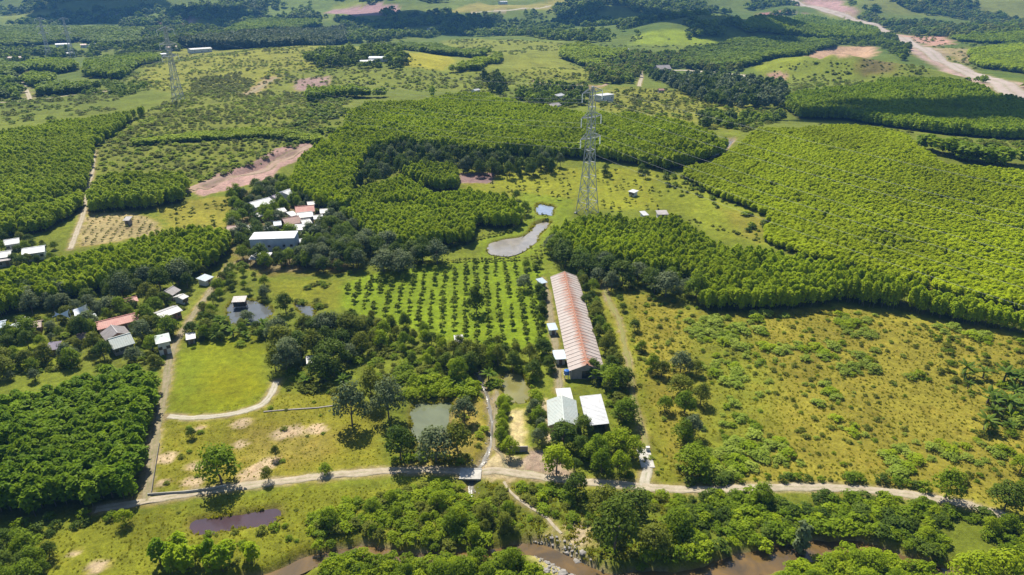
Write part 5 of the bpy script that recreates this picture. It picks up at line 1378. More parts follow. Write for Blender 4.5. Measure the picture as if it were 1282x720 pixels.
grove([(661, 508), (674, 504), (682, 560), (678, 576), (664, 574)], 3.4, 4.8, 3.8, [G_, Y_], 'green tree in the row between the pale yard and the farm building', 'tree row between yard and farm building', 21)
grove([(674, 354), (684, 352), (688, 400), (695, 440), (697, 470), (684, 474), (678, 430), (675, 395)], 3.8, 4.4, 3.8, ['full_leaf_dark', 'full_leaf_dark', G_], 'dark round tree in the row between orchard and barn', 'tree row between orchard and barn', 22)
grove([(726, 348), (734, 346), (752, 390), (768, 440), (778, 470), (765, 470), (752, 440), (738, 400)], 3.8, 5.0, 4.6, [G_, D_, O_], 'leafy tree in the row along the pasture side of the barn', 'tree row along the barn', 23)
grove([(760, 470), (782, 462), (796, 500), (800, 545), (778, 552), (764, 520)], 5.0, 6.0, 6.2, [O_, G_, 'broad_leaf_dark'], 'olive tree beside the open white shed', 'trees beside the open shed', 24)
grove([(712, 560), (760, 550), (800, 560), (800, 598), (745, 600), (715, 592)], 4.6, 5.5, 5.0, [G_, F_, D_], 'garden tree between the open shed and the farm road', 'garden trees below the open shed', 25, prob=0.9)
grove([(815, 462), (870, 458), (885, 500), (880, 560), (870, 600), (840, 600), (835, 560), (855, 530), (825, 500)], 5.4, 5.2, 5.0, [D_, G_, Y_, O_], 'small tree of the loose grove between the grass track and dry pasture', 'loose grove beside the dry pasture', 26, prob=0.75, hv=.4)
grove([(190, 728), (205, 694), (250, 700), (300, 700), (345, 690), (350, 712), (300, 738)], 2.6, 5.5, 5.6, ['acacia_mid', 'acacia_deep', 'acacia_mid'], 'upright tree of the riverside row below the purple pond', 'riverside row below the purple pond', 27)
grove([(-20, 690), (0, 672), (45, 680), (75, 705), (95, 735), (0, 760), (-30, 730)], 4.2, 4.8, 4.8, [G_, D_, G_], 'bushy tree at the bottom of the sloping meadow below the dark acacia stand', 'bushy trees below the dark acacia stand', 28)
grove([(560, 660), (640, 640), (655, 690), (640, 735), (540, 735)], 4.0, 4.4, 4.2, [G_, F_, O_], 'leafy tree of the riverside thicket where the ditch meets the rocky bend', 'trees where ditch and river meet', 29)
grove([(350, 720), (420, 650), (470, 630), (560, 620), (585, 640), (560, 735), (380, 745)], 5.5, 3.6, 3.6, [G_, F_, G_], 'leafy tree of the thicket between the pasture and the river', 'trees of the pasture thicket', 30, prob=.5, hv=.4)
grove([(460, 196), (510, 188), (600, 202), (700, 202), (706, 218), (650, 225), (600, 222), (500, 222), (468, 236), (450, 236)], 5.2, 8.5, 6.0, [D_, D_, Y_, 'tall_leaf_dark'], 'dark tree in the valley below the shaded plantation edge', 'dark trees in the valley', 31)
grove([(740, 212), (790, 210), (820, 214), (818, 226), (745, 224)], 7.0, 4.5, 4.5, [D_, G_], 'dark round tree beside the pylon pasture', 'trees beside the pylon pasture', 32, prob=.7)
grove([(850, 640), (930, 620), (1100, 620), (1260, 655), (1300, 680), (1300, 740), (1140, 700), (1080, 665), (1010, 668), (930, 690), (860, 700)], 7.0, 4.2, 4.2, [G_, D_, F_], 'small tree rising out of the riverside thicket', 'trees in the riverside thicket', 33, prob=.28, hv=.4)
grove([(980, 735), (1040, 695), (1110, 698), (1180, 720), (1200, 745)], 4.5, 3.4, 4.0, [F_, G_], 'bushy tree on the river island below the brown water', 'bushy trees below the brown water', 34)
grove([(600, 255), (650, 245), (660, 275), (600, 282)], 6, 6, 5, [G_], 'green tree beside the upper ponds', 'trees beside the upper ponds', 35, prob=.35)
grove([(640, 335), (690, 335), (688, 352), (675, 352)], 6, 3.6, 3.4, [D_, G_], 'small tree at the top corner of the orchard', 'trees at the orchard corner', 36, prob=.6)
grove([(-20, 300), (30, 292), (70, 296), (85, 310), (60, 330), (20, 336), (-20, 340)], 5.5, 4.5, 4.5, [G_, D_, O_], 'small leafy tree round the white sheds by the lane', 'trees round the white sheds', 37, prob=.6)
grove([(240, 345), (285, 330), (330, 350), (350, 400), (335, 408), (300, 362), (262, 372)], 5.0, 3.6, 3.6, [G_, O_, D_], 'small tree on the banks above the dark pond', 'small trees above the dark pond', 38, prob=.45)
# palms and bananas
grove([(250, 408), (330, 406), (345, 420), (300, 432), (250, 430)], 5, 4.6, 5.0, ['palm'], 'banana like palm at the near side of the dark pond', 'palms by the dark pond', 41, 'palm')
grove([(708, 350), (716, 420), (724, 455), (712, 452), (702, 420), (696, 356)], 3.4, 3.4, 3.6, ['palm'], 'banana plant squeezed along the orchard side of the barn', 'bananas along the barn', 42, 'palm')
grove([(733, 370), (756, 430), (768, 462), (758, 462), (742, 420)], 4.0, 4.2, 4.4, ['palm'], 'banana plant on the pasture side of the barn', 'bananas along the barn pasture', 43, 'palm')
grove([(1200, 470), (1290, 462), (1300, 545), (1240, 545), (1205, 520)], 5.6, 5.0, 5.6, ['palm', 'palm', 'palm'], 'coconut palm of the clump on the edge of the dry pasture', 'palms on the dry pasture', 44, 'palm', prob=.85)
grove([(380, 470), (440, 462), (440, 485), (385, 490)], 4.6, 3.6, 4.4, ['palm'], 'banana plant in the row below the dark grove', 'bananas below the dark grove', 45, 'palm')
grove([(555, 478), (600, 470), (640, 470), (620, 492), (570, 492)], 6, 5.0, 5.2, ['palm'], 'palm beside the yellow pond and ditch', 'palms near the yellow pond', 46, 'palm', prob=.7)
grove([(718, 472), (765, 465), (765, 490), (725, 492)], 5.0, 4.6, 4.6, ['palm'], 'palm between the barn and the white farm roofs', 'palms behind the farm roofs', 47, 'palm', prob=.7)
grove([(375, 300), (440, 300), (430, 325), (375, 325)], 8.0, 5.5, 5.4, ['palm'], 'palm on the village edge beside the pale blue block', 'palms by the village', 48, 'palm', prob=.6)
# orchard: straight rows of small fruit trees
def orchard():
    rng = np.random.default_rng(5)
    poly = P([(428, 362), (462, 346), (520, 337), (600, 328), (650, 328), (676, 334), (684, 400), (690, 436), (640, 438), (575, 420), (485, 398), (432, 384)])[:, :2]
    c = poly.mean(0); a = 0.06
    for i in range(-22, 23):
        for j in range(-30, 31):
            x = i * 4.1; y = j * 3.3
            X = c[0] + x * math.cos(a) - y * math.sin(a); Y = c[1] + x * math.sin(a) + y * math.cos(a)
            X += rng.uniform(-.4, .4); Y += rng.uniform(-.5, .5)
            if pdist(np.array([X]), np.array([Y]), poly)[0] < 0.5 or rng.uniform() < .14: continue
            if math.hypot(X - P1(596, 392)[0], Y - P1(596, 392)[1]) < 4.5: continue
            s = rng.uniform(.55, 1.35)
            put('fruit_tree', 'fruit', (X, Y, gz_at(X, Y) - .03), 2.6 * s, 2.8 * s, 'small fruit tree in the straight rows of the bright grassy orchard', 'fruit trees of the orchard', rng)
orchard()
# shrubs along water and road
Bg, Bp, Bf, Bo, Bd = 'bush_leaf_green', 'bush_leaf_pale', 'bush_leaf_fresh', 'bush_leaf_olive', 'bush_leaf_dark'
grove([(850, 618), (1000, 614), (1110, 616), (1150, 624), (1200, 640), (1300, 665), (1300, 740), (1190, 715), (1110, 680), (1040, 668), (960, 685), (900, 702), (850, 712)], 1.9, 1.7, 2.3, [Bg, Bf, Bd, Bg], 'leafy shrub of the dense thicket between the farm road and the brown river', 'thicket between road and river', 51, 'shrub', prob=.92, hv=.5, noise_cut=(16, .36))
grove([(960, 740), (1000, 705), (1050, 690), (1110, 694), (1180, 714), (1290, 740), (1200, 770), (1000, 770)], 1.9, 2.0, 2.3, [Bf, Bg, Bf], 'bright leafy shrub on the near bank of the brown river', 'shrubs on the near river bank', 52, 'shrub')
grove([(380, 660), (440, 630), (540, 608), (600, 612), (640, 640), (655, 672), (600, 685), (480, 680), (400, 690)], 2.1, 1.7, 2.2, [Bg, Bf, Bo], 'leafy shrub of the thicket below the slab bridge', 'thicket below the slab bridge', 53, 'shrub', prob=.8, noise_cut=(14, .40))
grove([(380, 735), (420, 700), (480, 694), (640, 698), (700, 735), (560, 760), (400, 760)], 2.0, 2.2, 2.4, [Bg, Bf], 'leafy shrub on the near bank below the stream', 'shrubs on the near stream bank', 54, 'shrub')
grove([(645, 606), (720, 612), (860, 618), (860, 660), (800, 640), (740, 640), (700, 650), (660, 635)], 2.4, 1.4, 2.0, [Bg, Bo, Bf], 'low shrub on the rough bank below the farm road', 'shrubs below the farm road', 55, 'shrub', prob=.7, noise_cut=(10, .42))
grove([(800, 700), (830, 660), (860, 640), (880, 690), (860, 712)], 2.4, 2.4, 2.8, [Bg, Bf], 'green shrub on the bank beside the spreading trees', 'shrubs beside the spreading trees', 56, 'shrub')
grove([(855, 600), (1000, 596), (1150, 606), (1160, 614), (1000, 606), (860, 610)], 2.2, 2.0, 2.3, [Bd, Bg], 'dark hedge shrub along the upper side of the farm road', 'hedge along the farm road', 57, 'shrub')
grove([(512, 482), (560, 476), (595, 482), (592, 500), (560, 500), (514, 504)], 2.4, 3.0, 3.0, [Bf], 'bright yellow green shrub behind the green pond', 'bright shrubs behind the green pond', 58, 'shrub')
grove([(300, 655), (360, 640), (380, 660), (350, 690), (200, 700), (190, 680)], 2.8, 1.2, 1.6, [Bg, Bo], 'low shrub on the meadow beside the purple pond', 'shrubs beside the purple pond', 59, 'shrub', prob=.45)
grove([(0, 655), (60, 648), (140, 640), (150, 650), (80, 668), (20, 690), (0, 690)], 2.6, 1.5, 2.0, [Bg, Bd], 'low shrub along the shaded foot of the dark acacia stand', 'shrubs at the foot of the acacia stand', 60, 'shrub', prob=.75)
grove([(500, 545), (520, 556), (600, 580), (590, 586), (490, 584)], 2.4, 1.6, 2.0, [Bo, Bg], 'olive shrub under the trees of the green pond', 'shrubs by the green pond', 61, 'shrub', prob=.7)
# open pasture: pale bushes in loose clumps and dark weeds
grove([(870, 400), (1050, 388), (1200, 410), (1300, 430), (1300, 600), (1100, 604), (870, 598)], 3.0, 1.5, 2.6, [Bp, Bp, Bf], 'pale green rounded bush growing in loose clumps on the dry pasture', 'pale bushes on the dry pasture', 62, 'field_bush', prob=.95, noise_cut=(13, .57), hv=.5)
grove([(765, 370), (880, 396), (1050, 386), (1300, 425), (1300, 640), (1100, 606), (850, 604), (800, 590), (790, 470)], 3.1, 0.8, 1.1, [Bg, Bo, Bp, Bo], 'small low weed bush dotted over the dry pasture', 'weed bushes on the dry pasture', 63, 'field_bush', prob=.6, hv=.5, noise_cut=(20, .42))
grove([(200, 260), (290, 250), (290, 300), (220, 290)], 5, 2.5, 3, ['sapling'], 'sapling on the yellow plot below the excavated road', 'saplings below the excavated road', 64, 'sapling', prob=.5)
grove([(600, 216), (720, 214), (716, 252), (640, 246), (620, 238)], 6, 3, 2.6, ['sapling'], 'sapling in the rows of the green plot beside the pylon', 'saplings beside the pylon', 65, 'sapling', prob=.55, jit=.12)
grove([(745, 214), (820, 216), (830, 262), (750, 268)], 5, 2.2, 2.4, ['sapling'], 'sapling on the pylon pasture', 'saplings on the pylon pasture', 66, 'sapling', prob=.5)
grove([(770, 112), (880, 116), (900, 140), (800, 145), (745, 138)], 8, 3.4, 4.5, ['sapling'], 'sapling in the garden rows behind the plantation', 'saplings in the far garden', 67, 'sapling', prob=.7, jit=.15)
grove([(640, 255), (700, 262), (690, 300), (680, 330), (600, 330), (612, 322), (660, 312), (680, 290)], 4.5, 1.6, 1.8, ['sapling'], 'sapling on the dykes of the silver pond', 'saplings round the silver pond', 68, 'sapling', prob=.5)
grove([(192, 520), (345, 492), (480, 500), (480, 585), (190, 615)], 7, .7, 1.1, [Bo, Bg], 'tiny weed tuft on the worn meadow', 'weeds on the worn meadow', 69, 'field_bush', prob=.35)
grove([(40, 720), (180, 645), (560, 602), (590, 620), (400, 690), (200, 740)], 5, .6, 1.0, [Bo, Bg], 'tiny weed bush on the sloping meadow', 'weeds on the sloping meadow', 70, 'field_bush', prob=.5)
# hedge lines on the pond dykes
for pts, sd in (([(500, 325), (560, 312), (605, 298), (640, 290), (655, 275), (664, 262)], 1), ([(560, 328), (640, 326), (680, 322)], 2), ([(600, 212), (705, 212)], 3)):
    w = smooth_line(P(pts)[:, :2], 4); rng = np.random.default_rng(sd)
    s = np.concatenate([[0], np.cumsum(np.linalg.norm(np.diff(w, axis=0), axis=1))])
    for t in np.arange(0, s[-1], 1.8):
        x = np.interp(t, s, w[:, 0]) + rng.normal() * .3; y = np.interp(t, s, w[:, 1]) + rng.normal() * .3
        if blocked(np.array([x]), np.array([y]))[0]: continue
        put('sapling', 'sapling', (x, y, gz_at(x, y) - .05), 1.5 * rng.uniform(.7, 1.3), 2.4 * rng.uniform(.7, 1.2), 'low hedge plant along a dyke between the plots', 'hedge plants along the dykes', rng)

# ------------------------------------------------------------------ masses nobody could count
def mass(name, kind, px, sp, h, w, label, cat, seed, prob=1.0, cut=None, hv=.35, jit=.48, wide=0):
    rng = np.random.default_rng(seed); kinds = kind if isinstance(kind, (list, tuple)) else [kind]
    poly = P(px)[:, :2]; p = fill(poly, sp, rng, jit, .5)
    if len(p) > 60000: p = p[rng.permutation(len(p))[:60000]]
    keep = rng.uniform(size=len(p)) < prob
    if cut: keep &= fbm(p[:, 0] / cut[0], p[:, 1] / cut[0], seed, 3) > cut[1]
    for rk in ROADS: keep &= ~near_road(p[:, 0], p[:, 1], rk, ROADS[rk][1] / 2 + 1.0)
    p = p[keep]; p = p[~blocked(p[:, 0], p[:, 1])] if len(p) else p
    if len(p) == 0: return
    near = p[:, 1] < 200
    if near.any(): p = p[~(near & (river_gap(p[:, 0], p[:, 1]) < .9)) & ~(near & (ldist(p[:, 0], p[:, 1], stream_line) < 1.4))]
    z = gz_arr(p[:, 0], p[:, 1]); P3 = np.column_stack([p, z - .08 * h])
    X, Y, D = frame_px(P3); ok = (X > -70 - wide) & (X < PW + 70 + wide) & (Y < PH + 60 + wide) & (Y > -30)
    P3 = P3[ok]; s = rng.uniform(1 - hv, 1 + hv, len(P3)); pick = rng.integers(0, len(kinds), len(P3))
    for k, kd in enumerate(kinds):
        m = pick == k
        lab = label if len(kinds) == 1 else label + {0: ', darker crowns', 1: ', lighter crowns', 2: ', greyish crowns'}[k]
        scatter(name, kd, P3[m], np.stack([w * s[m], w * s[m] * rng.uniform(.85, 1.15, m.sum()), h * s[m]], 1), lab, cat, seed + k)
Cd, Cg, Cy, Co = 'clump_leaf_dark', 'clump_leaf_green', 'clump_leaf_grey', 'clump_leaf_olive'
FARW = [
 ([(640, 118), (665, 110), (735, 110), (735, 132), (700, 138), (655, 130)], 6.5, 7, 6, [Cd, Cg], 'dark grove round the houses behind the plantation', .8, None),
 ([(605, 100), (625, 98), (640, 112), (615, 122)], 7, 9, 7, [Cd], 'dark trees standing on the open green slope', .6, None),
 ([(735, 88), (790, 68), (860, 70), (935, 88), (900, 90), (830, 85), (800, 96), (790, 106), (740, 104)], 7, 8, 7.5, [Cg, Co], 'mixed green wood below the lime field and the hilltop house', .95, None),
 ([(812, 96), (900, 98), (985, 112), (985, 136), (900, 134), (850, 116)], 7, 10, 7.5, [Cd, Cy], 'dark bluish eucalyptus wood below the hilltop house', .92, None),
 ([(855, 150), (900, 142), (985, 140), (985, 155), (930, 162), (880, 162)], 7, 6, 6, [Cg, Cd], 'scrubby tree belt behind the bright hillside', .75, (40, .45)),
 ([(-20, 62), (170, 56), (235, 64), (200, 72), (108, 72), (30, 78), (-20, 78)], 9, 9, 9, [Cd, Cg], 'woods round the distant west village', .9, (70, .40)),
 ([(-30, 100), (28, 100), (30, 125), (-30, 125)], 8, 7, 8, [Cd, Cg], 'dark wood beside the crossing of the pale west roads', .9, None),
 ([(40, 108), (135, 104), (190, 108), (150, 122), (60, 118)], 8, 5, 6, [Cg], 'scrub along the pale cross road', .6, (40, .45)),
 ([(380, 76), (398, 66), (440, 64), (445, 82), (400, 86)], 8, 9, 8, [Cd, Cg], 'dark trees round the pasture farm', .85, None),
 ([(440, 82), (455, 62), (495, 60), (512, 80), (505, 88), (450, 86)], 8, 8, 8, [Cd, Cg], 'trees round the long white farm roofs', .6, None),
 ([(408, 52), (500, 49), (560, 42), (600, 46), (680, 50), (770, 55), (760, 48), (860, 50), (925, 44), (930, 28), (860, 24), (760, 24), (700, 30), (600, 22), (560, 20), (430, 22)], 11, 11, 11, [Cd, Cg, Cg], 'long dark woodland below the mountains', .92, (110, .42)),
 ([(700, 28), (760, 22), (860, 22), (1000, 14), (1000, -10), (740, -10), (690, 10)], 15, 14, 15, [Cd, Cg], 'dark mountain woodland in cloud shade', .95, (130, .46)),
 ([(-40, 36), (200, 33), (290, 42), (420, 30), (560, 20), (590, -12), (-40, -12)], 17, 13, 15, [Cd, Cg], 'patchy woodland on the shaded blue mountain', .95, (150, .50)),
 ([(225, 60), (300, 45), (290, 40), (200, 34), (180, 40), (175, 58)], 10, 9, 9, [Cd, Cg], 'dark wood between the village and the eucalyptus belt', .9, None),
 ([(1062, 14), (1120, 42), (1190, 48), (1310, 56), (1310, 30), (1310, -12), (1060, -12)], 13, 11, 13, [Cg, Cd, Co], 'patchy green hills beyond the highway', .95, (110, .52)),
 ([(1000, 48), (1090, 52), (1110, 44), (1140, 62), (1130, 76), (1098, 58), (1050, 56)], 9, 8, 8, [Cg, Cd], 'green trees beside the highway embankment', .8, None),
 ([(1200, 56), (1310, 56), (1310, 64), (1235, 60)], 9, 7, 8, [Cg], 'green tree belt behind the lime field by the highway', .9, None),
 ([(1110, 108), (1200, 102), (1270, 125), (1310, 140), (1310, 118), (1240, 102)], 8, 6, 7, [Cg], 'scrub along the near side of the highway', .6, (40, .45)),
 ([(560, 22), (640, 16), (700, 14), (700, 30), (600, 26)], 11, 8, 9, [Cg, Co], 'broken woodland beside the far pale road', .6, (60, .45)),
]
for k, (px, sp, h, w, kd, lab, pr, cut) in enumerate(FARW):
    mass('far_wood', kd, px, sp, h, w, lab, 'wood', 300 + 7 * k, pr, cut)
SCR = [
 ([(560, 50), (700, 54), (790, 58), (790, 45), (920, 55), (860, 62), (720, 58), (640, 70), (560, 60)], 7.0, 1.6, 4.0, [Co, Cg], 'broken scrub below the long dark woodland', .6, (40, .46)),
 ([(-20, 118), (130, 100), (200, 78), (215, 100), (150, 125), (-20, 150)], 6.0, 1.6, 3.4, [Co, Cg], 'broken scrub between the pale cross road and the wide plantation', .6, (30, .44)),
 ([(960, 110), (1110, 98), (1190, 92), (1130, 108), (1000, 118), (985, 140), (900, 160), (930, 140)], 5.0, 1.6, 3.0, [Cg, Co], 'scrub below the bald green hills', .6, (24, .44)),
 ([(1000, 154), (1180, 176), (1300, 180), (1300, 192), (1180, 186), (1130, 166)], 5.0, 2.0, 3.4, [Cg, Co], 'scrub strip under the shaded acacia slope', .7, (20, .40)),
 ([(1110, 44), (1200, 50), (1240, 66), (1220, 90), (1170, 60)], 7.0, 1.8, 4.0, [Cg, Co], 'scrub beside the highway embankment', .4, (30, .48)),
 ([(120, 178), (200, 132), (240, 112), (390, 118), (440, 128), (380, 182), (245, 232), (190, 212), (120, 215)], 3.2, .9, 1.8, [Co, Cg], 'fine low weeds on the slope above the excavated road', .6, (14, .44)),
 ([(205, 66), (380, 58), (440, 85), (430, 110), (310, 112), (240, 124), (170, 100)], 4.6, 1.0, 2.2, [Co, Cg], 'fine low weeds on the open hill pasture', .5, (18, .46)),
 ([(430, 62), (520, 74), (560, 92), (640, 90), (730, 72), (760, 96), (720, 118), (600, 118), (430, 112)], 5.0, 1.0, 2.4, [Co, Cg], 'fine low weeds on the broad green slope', .5, (18, .46)),
 ([(960, 80), (1060, 78), (1190, 92), (1110, 98), (1000, 112)], 5.0, .9, 2.2, [Co], 'fine low weeds on the bald green hills', .5, (18, .46)),
 ([(120, 178), (200, 132), (240, 112), (390, 118), (440, 128), (380, 182), (245, 232), (190, 212), (120, 215)], 4.0, 1.4, 2.6, [Co, 'clump_leaf_fresh'], 'low green scrub on the slope above the excavated road', .8, (22, .42)),
 ([(205, 66), (380, 58), (440, 85), (430, 110), (310, 112), (240, 124), (170, 100)], 6.5, 1.5, 3.2, [Co, 'clump_leaf_fresh'], 'scattered scrub on the open hill pasture', .5, (35, .47)),
 ([(240, 100), (300, 92), (320, 104), (280, 118), (240, 120)], 4.5, 1.8, 3.2, [Co], 'grey scrub patch below the hill pasture', .9, None),
 ([(430, 88), (560, 94), (640, 92), (760, 96), (720, 118), (660, 128), (600, 116), (560, 116), (430, 108)], 5.5, 1.6, 3.2, [Co, 'clump_leaf_fresh'], 'scattered scrub on the broad green slope', .6, (30, .46)),
 ([(400, 125), (440, 126), (436, 160), (400, 176), (385, 190), (345, 180)], 5.0, 2.6, 4.0, [Cg], 'green scrub beside the lime plantation', .8, (20, .40)),
 ([(735, 142), (770, 110), (880, 114), (985, 138), (960, 160), (915, 172), (840, 148)], 6.5, 2.0, 3.6, [Cg, Co], 'scrub and garden bushes behind the plantation', .6, (26, .44)),
 ([(820, 215), (850, 214), (900, 246), (965, 268), (985, 300), (955, 305), (900, 262), (840, 245), (825, 232)], 4.0, 1.6, 2.4, [Cg, Cd], 'dark scrub line along the clearing beside the bright hillside', .8, (14, .47)),
 ([(985, 76), (1060, 78), (1150, 88), (1190, 96), (1110, 98), (1000, 112), (950, 92)], 7.0, 1.6, 3.6, [Cg, Co], 'thin scrub on the bald green hills', .6, (40, .50)),
 ([(745, 352), (790, 358), (870, 380), (880, 398), (800, 392), (760, 375)], 3.0, 1.0, 1.6, [Cg, Cd], 'scattered low scrub under the dark tree line', .5, None),
 ([(-20, 130), (130, 116), (190, 128), (120, 142), (-20, 160)], 6.0, 1.8, 3.4, [Cg, Co], 'brushy ground above the wide lime plantation', .6, (24, .45)),
 ([(820, 262), (960, 300), (958, 306), (860, 280)], 3.0, .8, 1.4, [Co], 'weedy ground on the clearing', .5, None),
]
for k, (px, sp, h, w, kd, lab, pr, cut) in enumerate(SCR):
    mass('scrub', kd, px, sp, h, w, lab, 'scrub', 600 + 7 * k, pr, cut, hv=.55)
UND = [
 ([(0, 415), (100, 388), (240, 362), (232, 420), (208, 465), (110, 465), (0, 482)], 2.6, 1.3, 2.0, [Bg, Bo], 'garden undergrowth of the farmstead', .6, (12, .46)),
 ([(225, 440), (232, 410), (270, 355), (300, 340), (345, 360), (425, 350), (425, 400), (345, 412), (330, 430)], 2.6, 1.2, 1.9, [Bg, Bo], 'weeds round the dark pond', .6, (12, .48)),
 ([(340, 412), (430, 395), (480, 402), (600, 445), (600, 480), (510, 500), (440, 500), (345, 485)], 2.5, 1.4, 2.2, [Bg, Bo], 'undergrowth between the dark grove and the ditch', .75, (12, .42)),
 ([(560, 440), (690, 440), (705, 470), (690, 500), (640, 505), (600, 500)], 2.4, 1.4, 2.0, [Bg, Bf], 'undergrowth round the yellow pond', .7, (10, .42)),
 ([(590, 480), (612, 470), (632, 500), (634, 570), (618, 574), (620, 520)], 2.2, 1.3, 1.8, [Bg, Bf], 'weeds along the ditch', .75, None),
 ([(700, 465), (770, 465), (800, 500), (800, 600), (690, 598), (680, 560)], 2.5, 1.3, 1.9, [Bg, Bo], 'garden undergrowth round the farm buildings', .6, (10, .44)),
 ([(285, 245), (362, 232), (440, 262), (440, 345), (300, 335)], 3.4, 1.8, 2.6, [Bg, Bo], 'undergrowth between the village houses', .6, (14, .42)),
 ([(500, 545), (612, 500), (612, 565), (590, 586), (490, 586)], 2.4, 1.0, 1.6, [Bo, Bf], 'yellowish weeds round the green pond', .6, (10, .44)),
 ([(860, 398), (960, 400), (960, 600), (870, 600)], 2.6, 1.2, 1.8, [Bg, Bp], 'green weeds thickening on the near side of the dry pasture', .5, (13, .52)),
 ([(1150, 410), (1300, 425), (1300, 640), (1180, 612)], 3.2, 1.3, 1.7, [Bg, Bo], 'dark weeds round the palm clump of the dry pasture', .5, (13, .50)),
 ([(600, 604), (860, 616), (870, 700), (800, 710), (700, 660), (640, 660)], 2.4, 1.0, 1.6, [Bg, Bo], 'weeds on the rough river bank', .7, (10, .42)),
 ([(380, 640), (560, 602), (600, 612), (640, 650), (560, 690), (400, 690)], 2.2, 1.4, 2.0, [Bg, Bf], 'weeds of the thicket below the slab bridge', .7, (12, .44)),
]
for k, (px, sp, h, w, kd, lab, pr, cut) in enumerate(UND):
    mass('undergrowth', kd, px, sp, h, w, lab, 'undergrowth', 900 + 7 * k, pr, cut, hv=.5)
GR = [([(40, 722), (60, 665), (180, 642), (330, 618), (560, 602), (600, 640), (480, 690), (300, 740)], .95, .26, 'grass of the sloping meadow below the farm road'),
      ([(188, 618), (192, 560), (208, 526), (345, 492), (480, 500), (480, 588)], 1.05, .22, 'grass of the worn meadow above the farm road'),
      ([(760, 372), (880, 398), (1050, 388), (1300, 425), (1300, 640), (1100, 608), (800, 600)], 1.3, .35, 'dry grass of the wide pasture'),
      ([(600, 605), (860, 615), (860, 700), (700, 700), (650, 660)], .95, .5, 'rough grass on the river bank')]
for k, (px, sp, h, lab) in enumerate(GR):
    mass('grass', 'tuft', px, sp, h, h * 1.5, lab, 'grass', 800 + k, .85, (7, .30), hv=.5)

def reeds():
    rng = np.random.default_rng(12); pts = []; siz = []
    for k, w in POND_W.items():
        n = len(w)
        for i in range(n):
            a, b = w[i], w[(i + 1) % n]; L = np.linalg.norm(b - a)
            for t in range(int(L / .35)):
                q = a + (b - a) * rng.uniform() + rng.normal(size=2) * .35
                if vnoise(np.array([q[0] / 2.5]), np.array([q[1] / 2.5]), 6)[0] < .42: continue
                s = rng.uniform(.4, 1.1); pts.append((q[0], q[1], gz_at(q[0], q[1]) - .05)); siz.append((s, s, s))
    scatter('reeds', 'tuft', pts, siz, 'reeds and rank grass along the pond margins', 'reeds', 4)
reeds()

# the country goes on beyond the frame
mass('undergrowth', [Bg, Bf], [(-300, 760), (300, 750), (640, 748), (980, 760), (1320, 745), (1600, 740), (1600, 900), (-300, 900)], 3.0, 2.0, 2.6, 'thicket on the far side of the river bends', 'undergrowth', 1001, .8, (16, .42), wide=320)
mass('tree_grove', ['broad_leaf_green', 'broad_leaf_fresh'], [(-300, 770), (300, 760), (640, 756), (980, 775), (1320, 755), (1600, 750), (1600, 900), (-300, 900)], 8.0, 5.0, 5.0, 'trees of the thicket beyond the river', 'wood', 1010, .4, (20, .45), wide=320)
mass('acacia_wood', 'acacia_deep', [(-72, 500), (-380, 540), (-380, 690), (-72, 652)], 2.5, 7.0, 7.0, 'deep green stand continuing along the track', 'wood', 1020, wide=400)
mass('acacia_wood', 'acacia_lime', [(-84, 175), (-420, 185), (-420, 300), (-84, 300)], 3.0, 7.0, 8.0, 'wide lime plantation continuing westward', 'wood', 1030, wide=450)
mass('acacia_wood', 'acacia_lime', [(-64, 362), (-380, 375), (-380, 430), (-64, 405)], 2.6, 7.5, 7.0, 'bright acacia belt continuing westward', 'wood', 1040, wide=450)
mass('acacia_wood', 'acacia_bright', [(1336, 222), (1650, 240), (1650, 470), (1336, 420)], 2.4, 4.0, 6.5, 'bright hillside acacia continuing eastward', 'wood', 1050, wide=450)
mass('scrub', [Cg, Co], [(1310, 440), (1650, 490), (1650, 680), (1310, 640)], 4.5, 1.6, 2.6, 'pasture scrub continuing eastward', 'scrub', 1060, .6, (16, .46), wide=450)
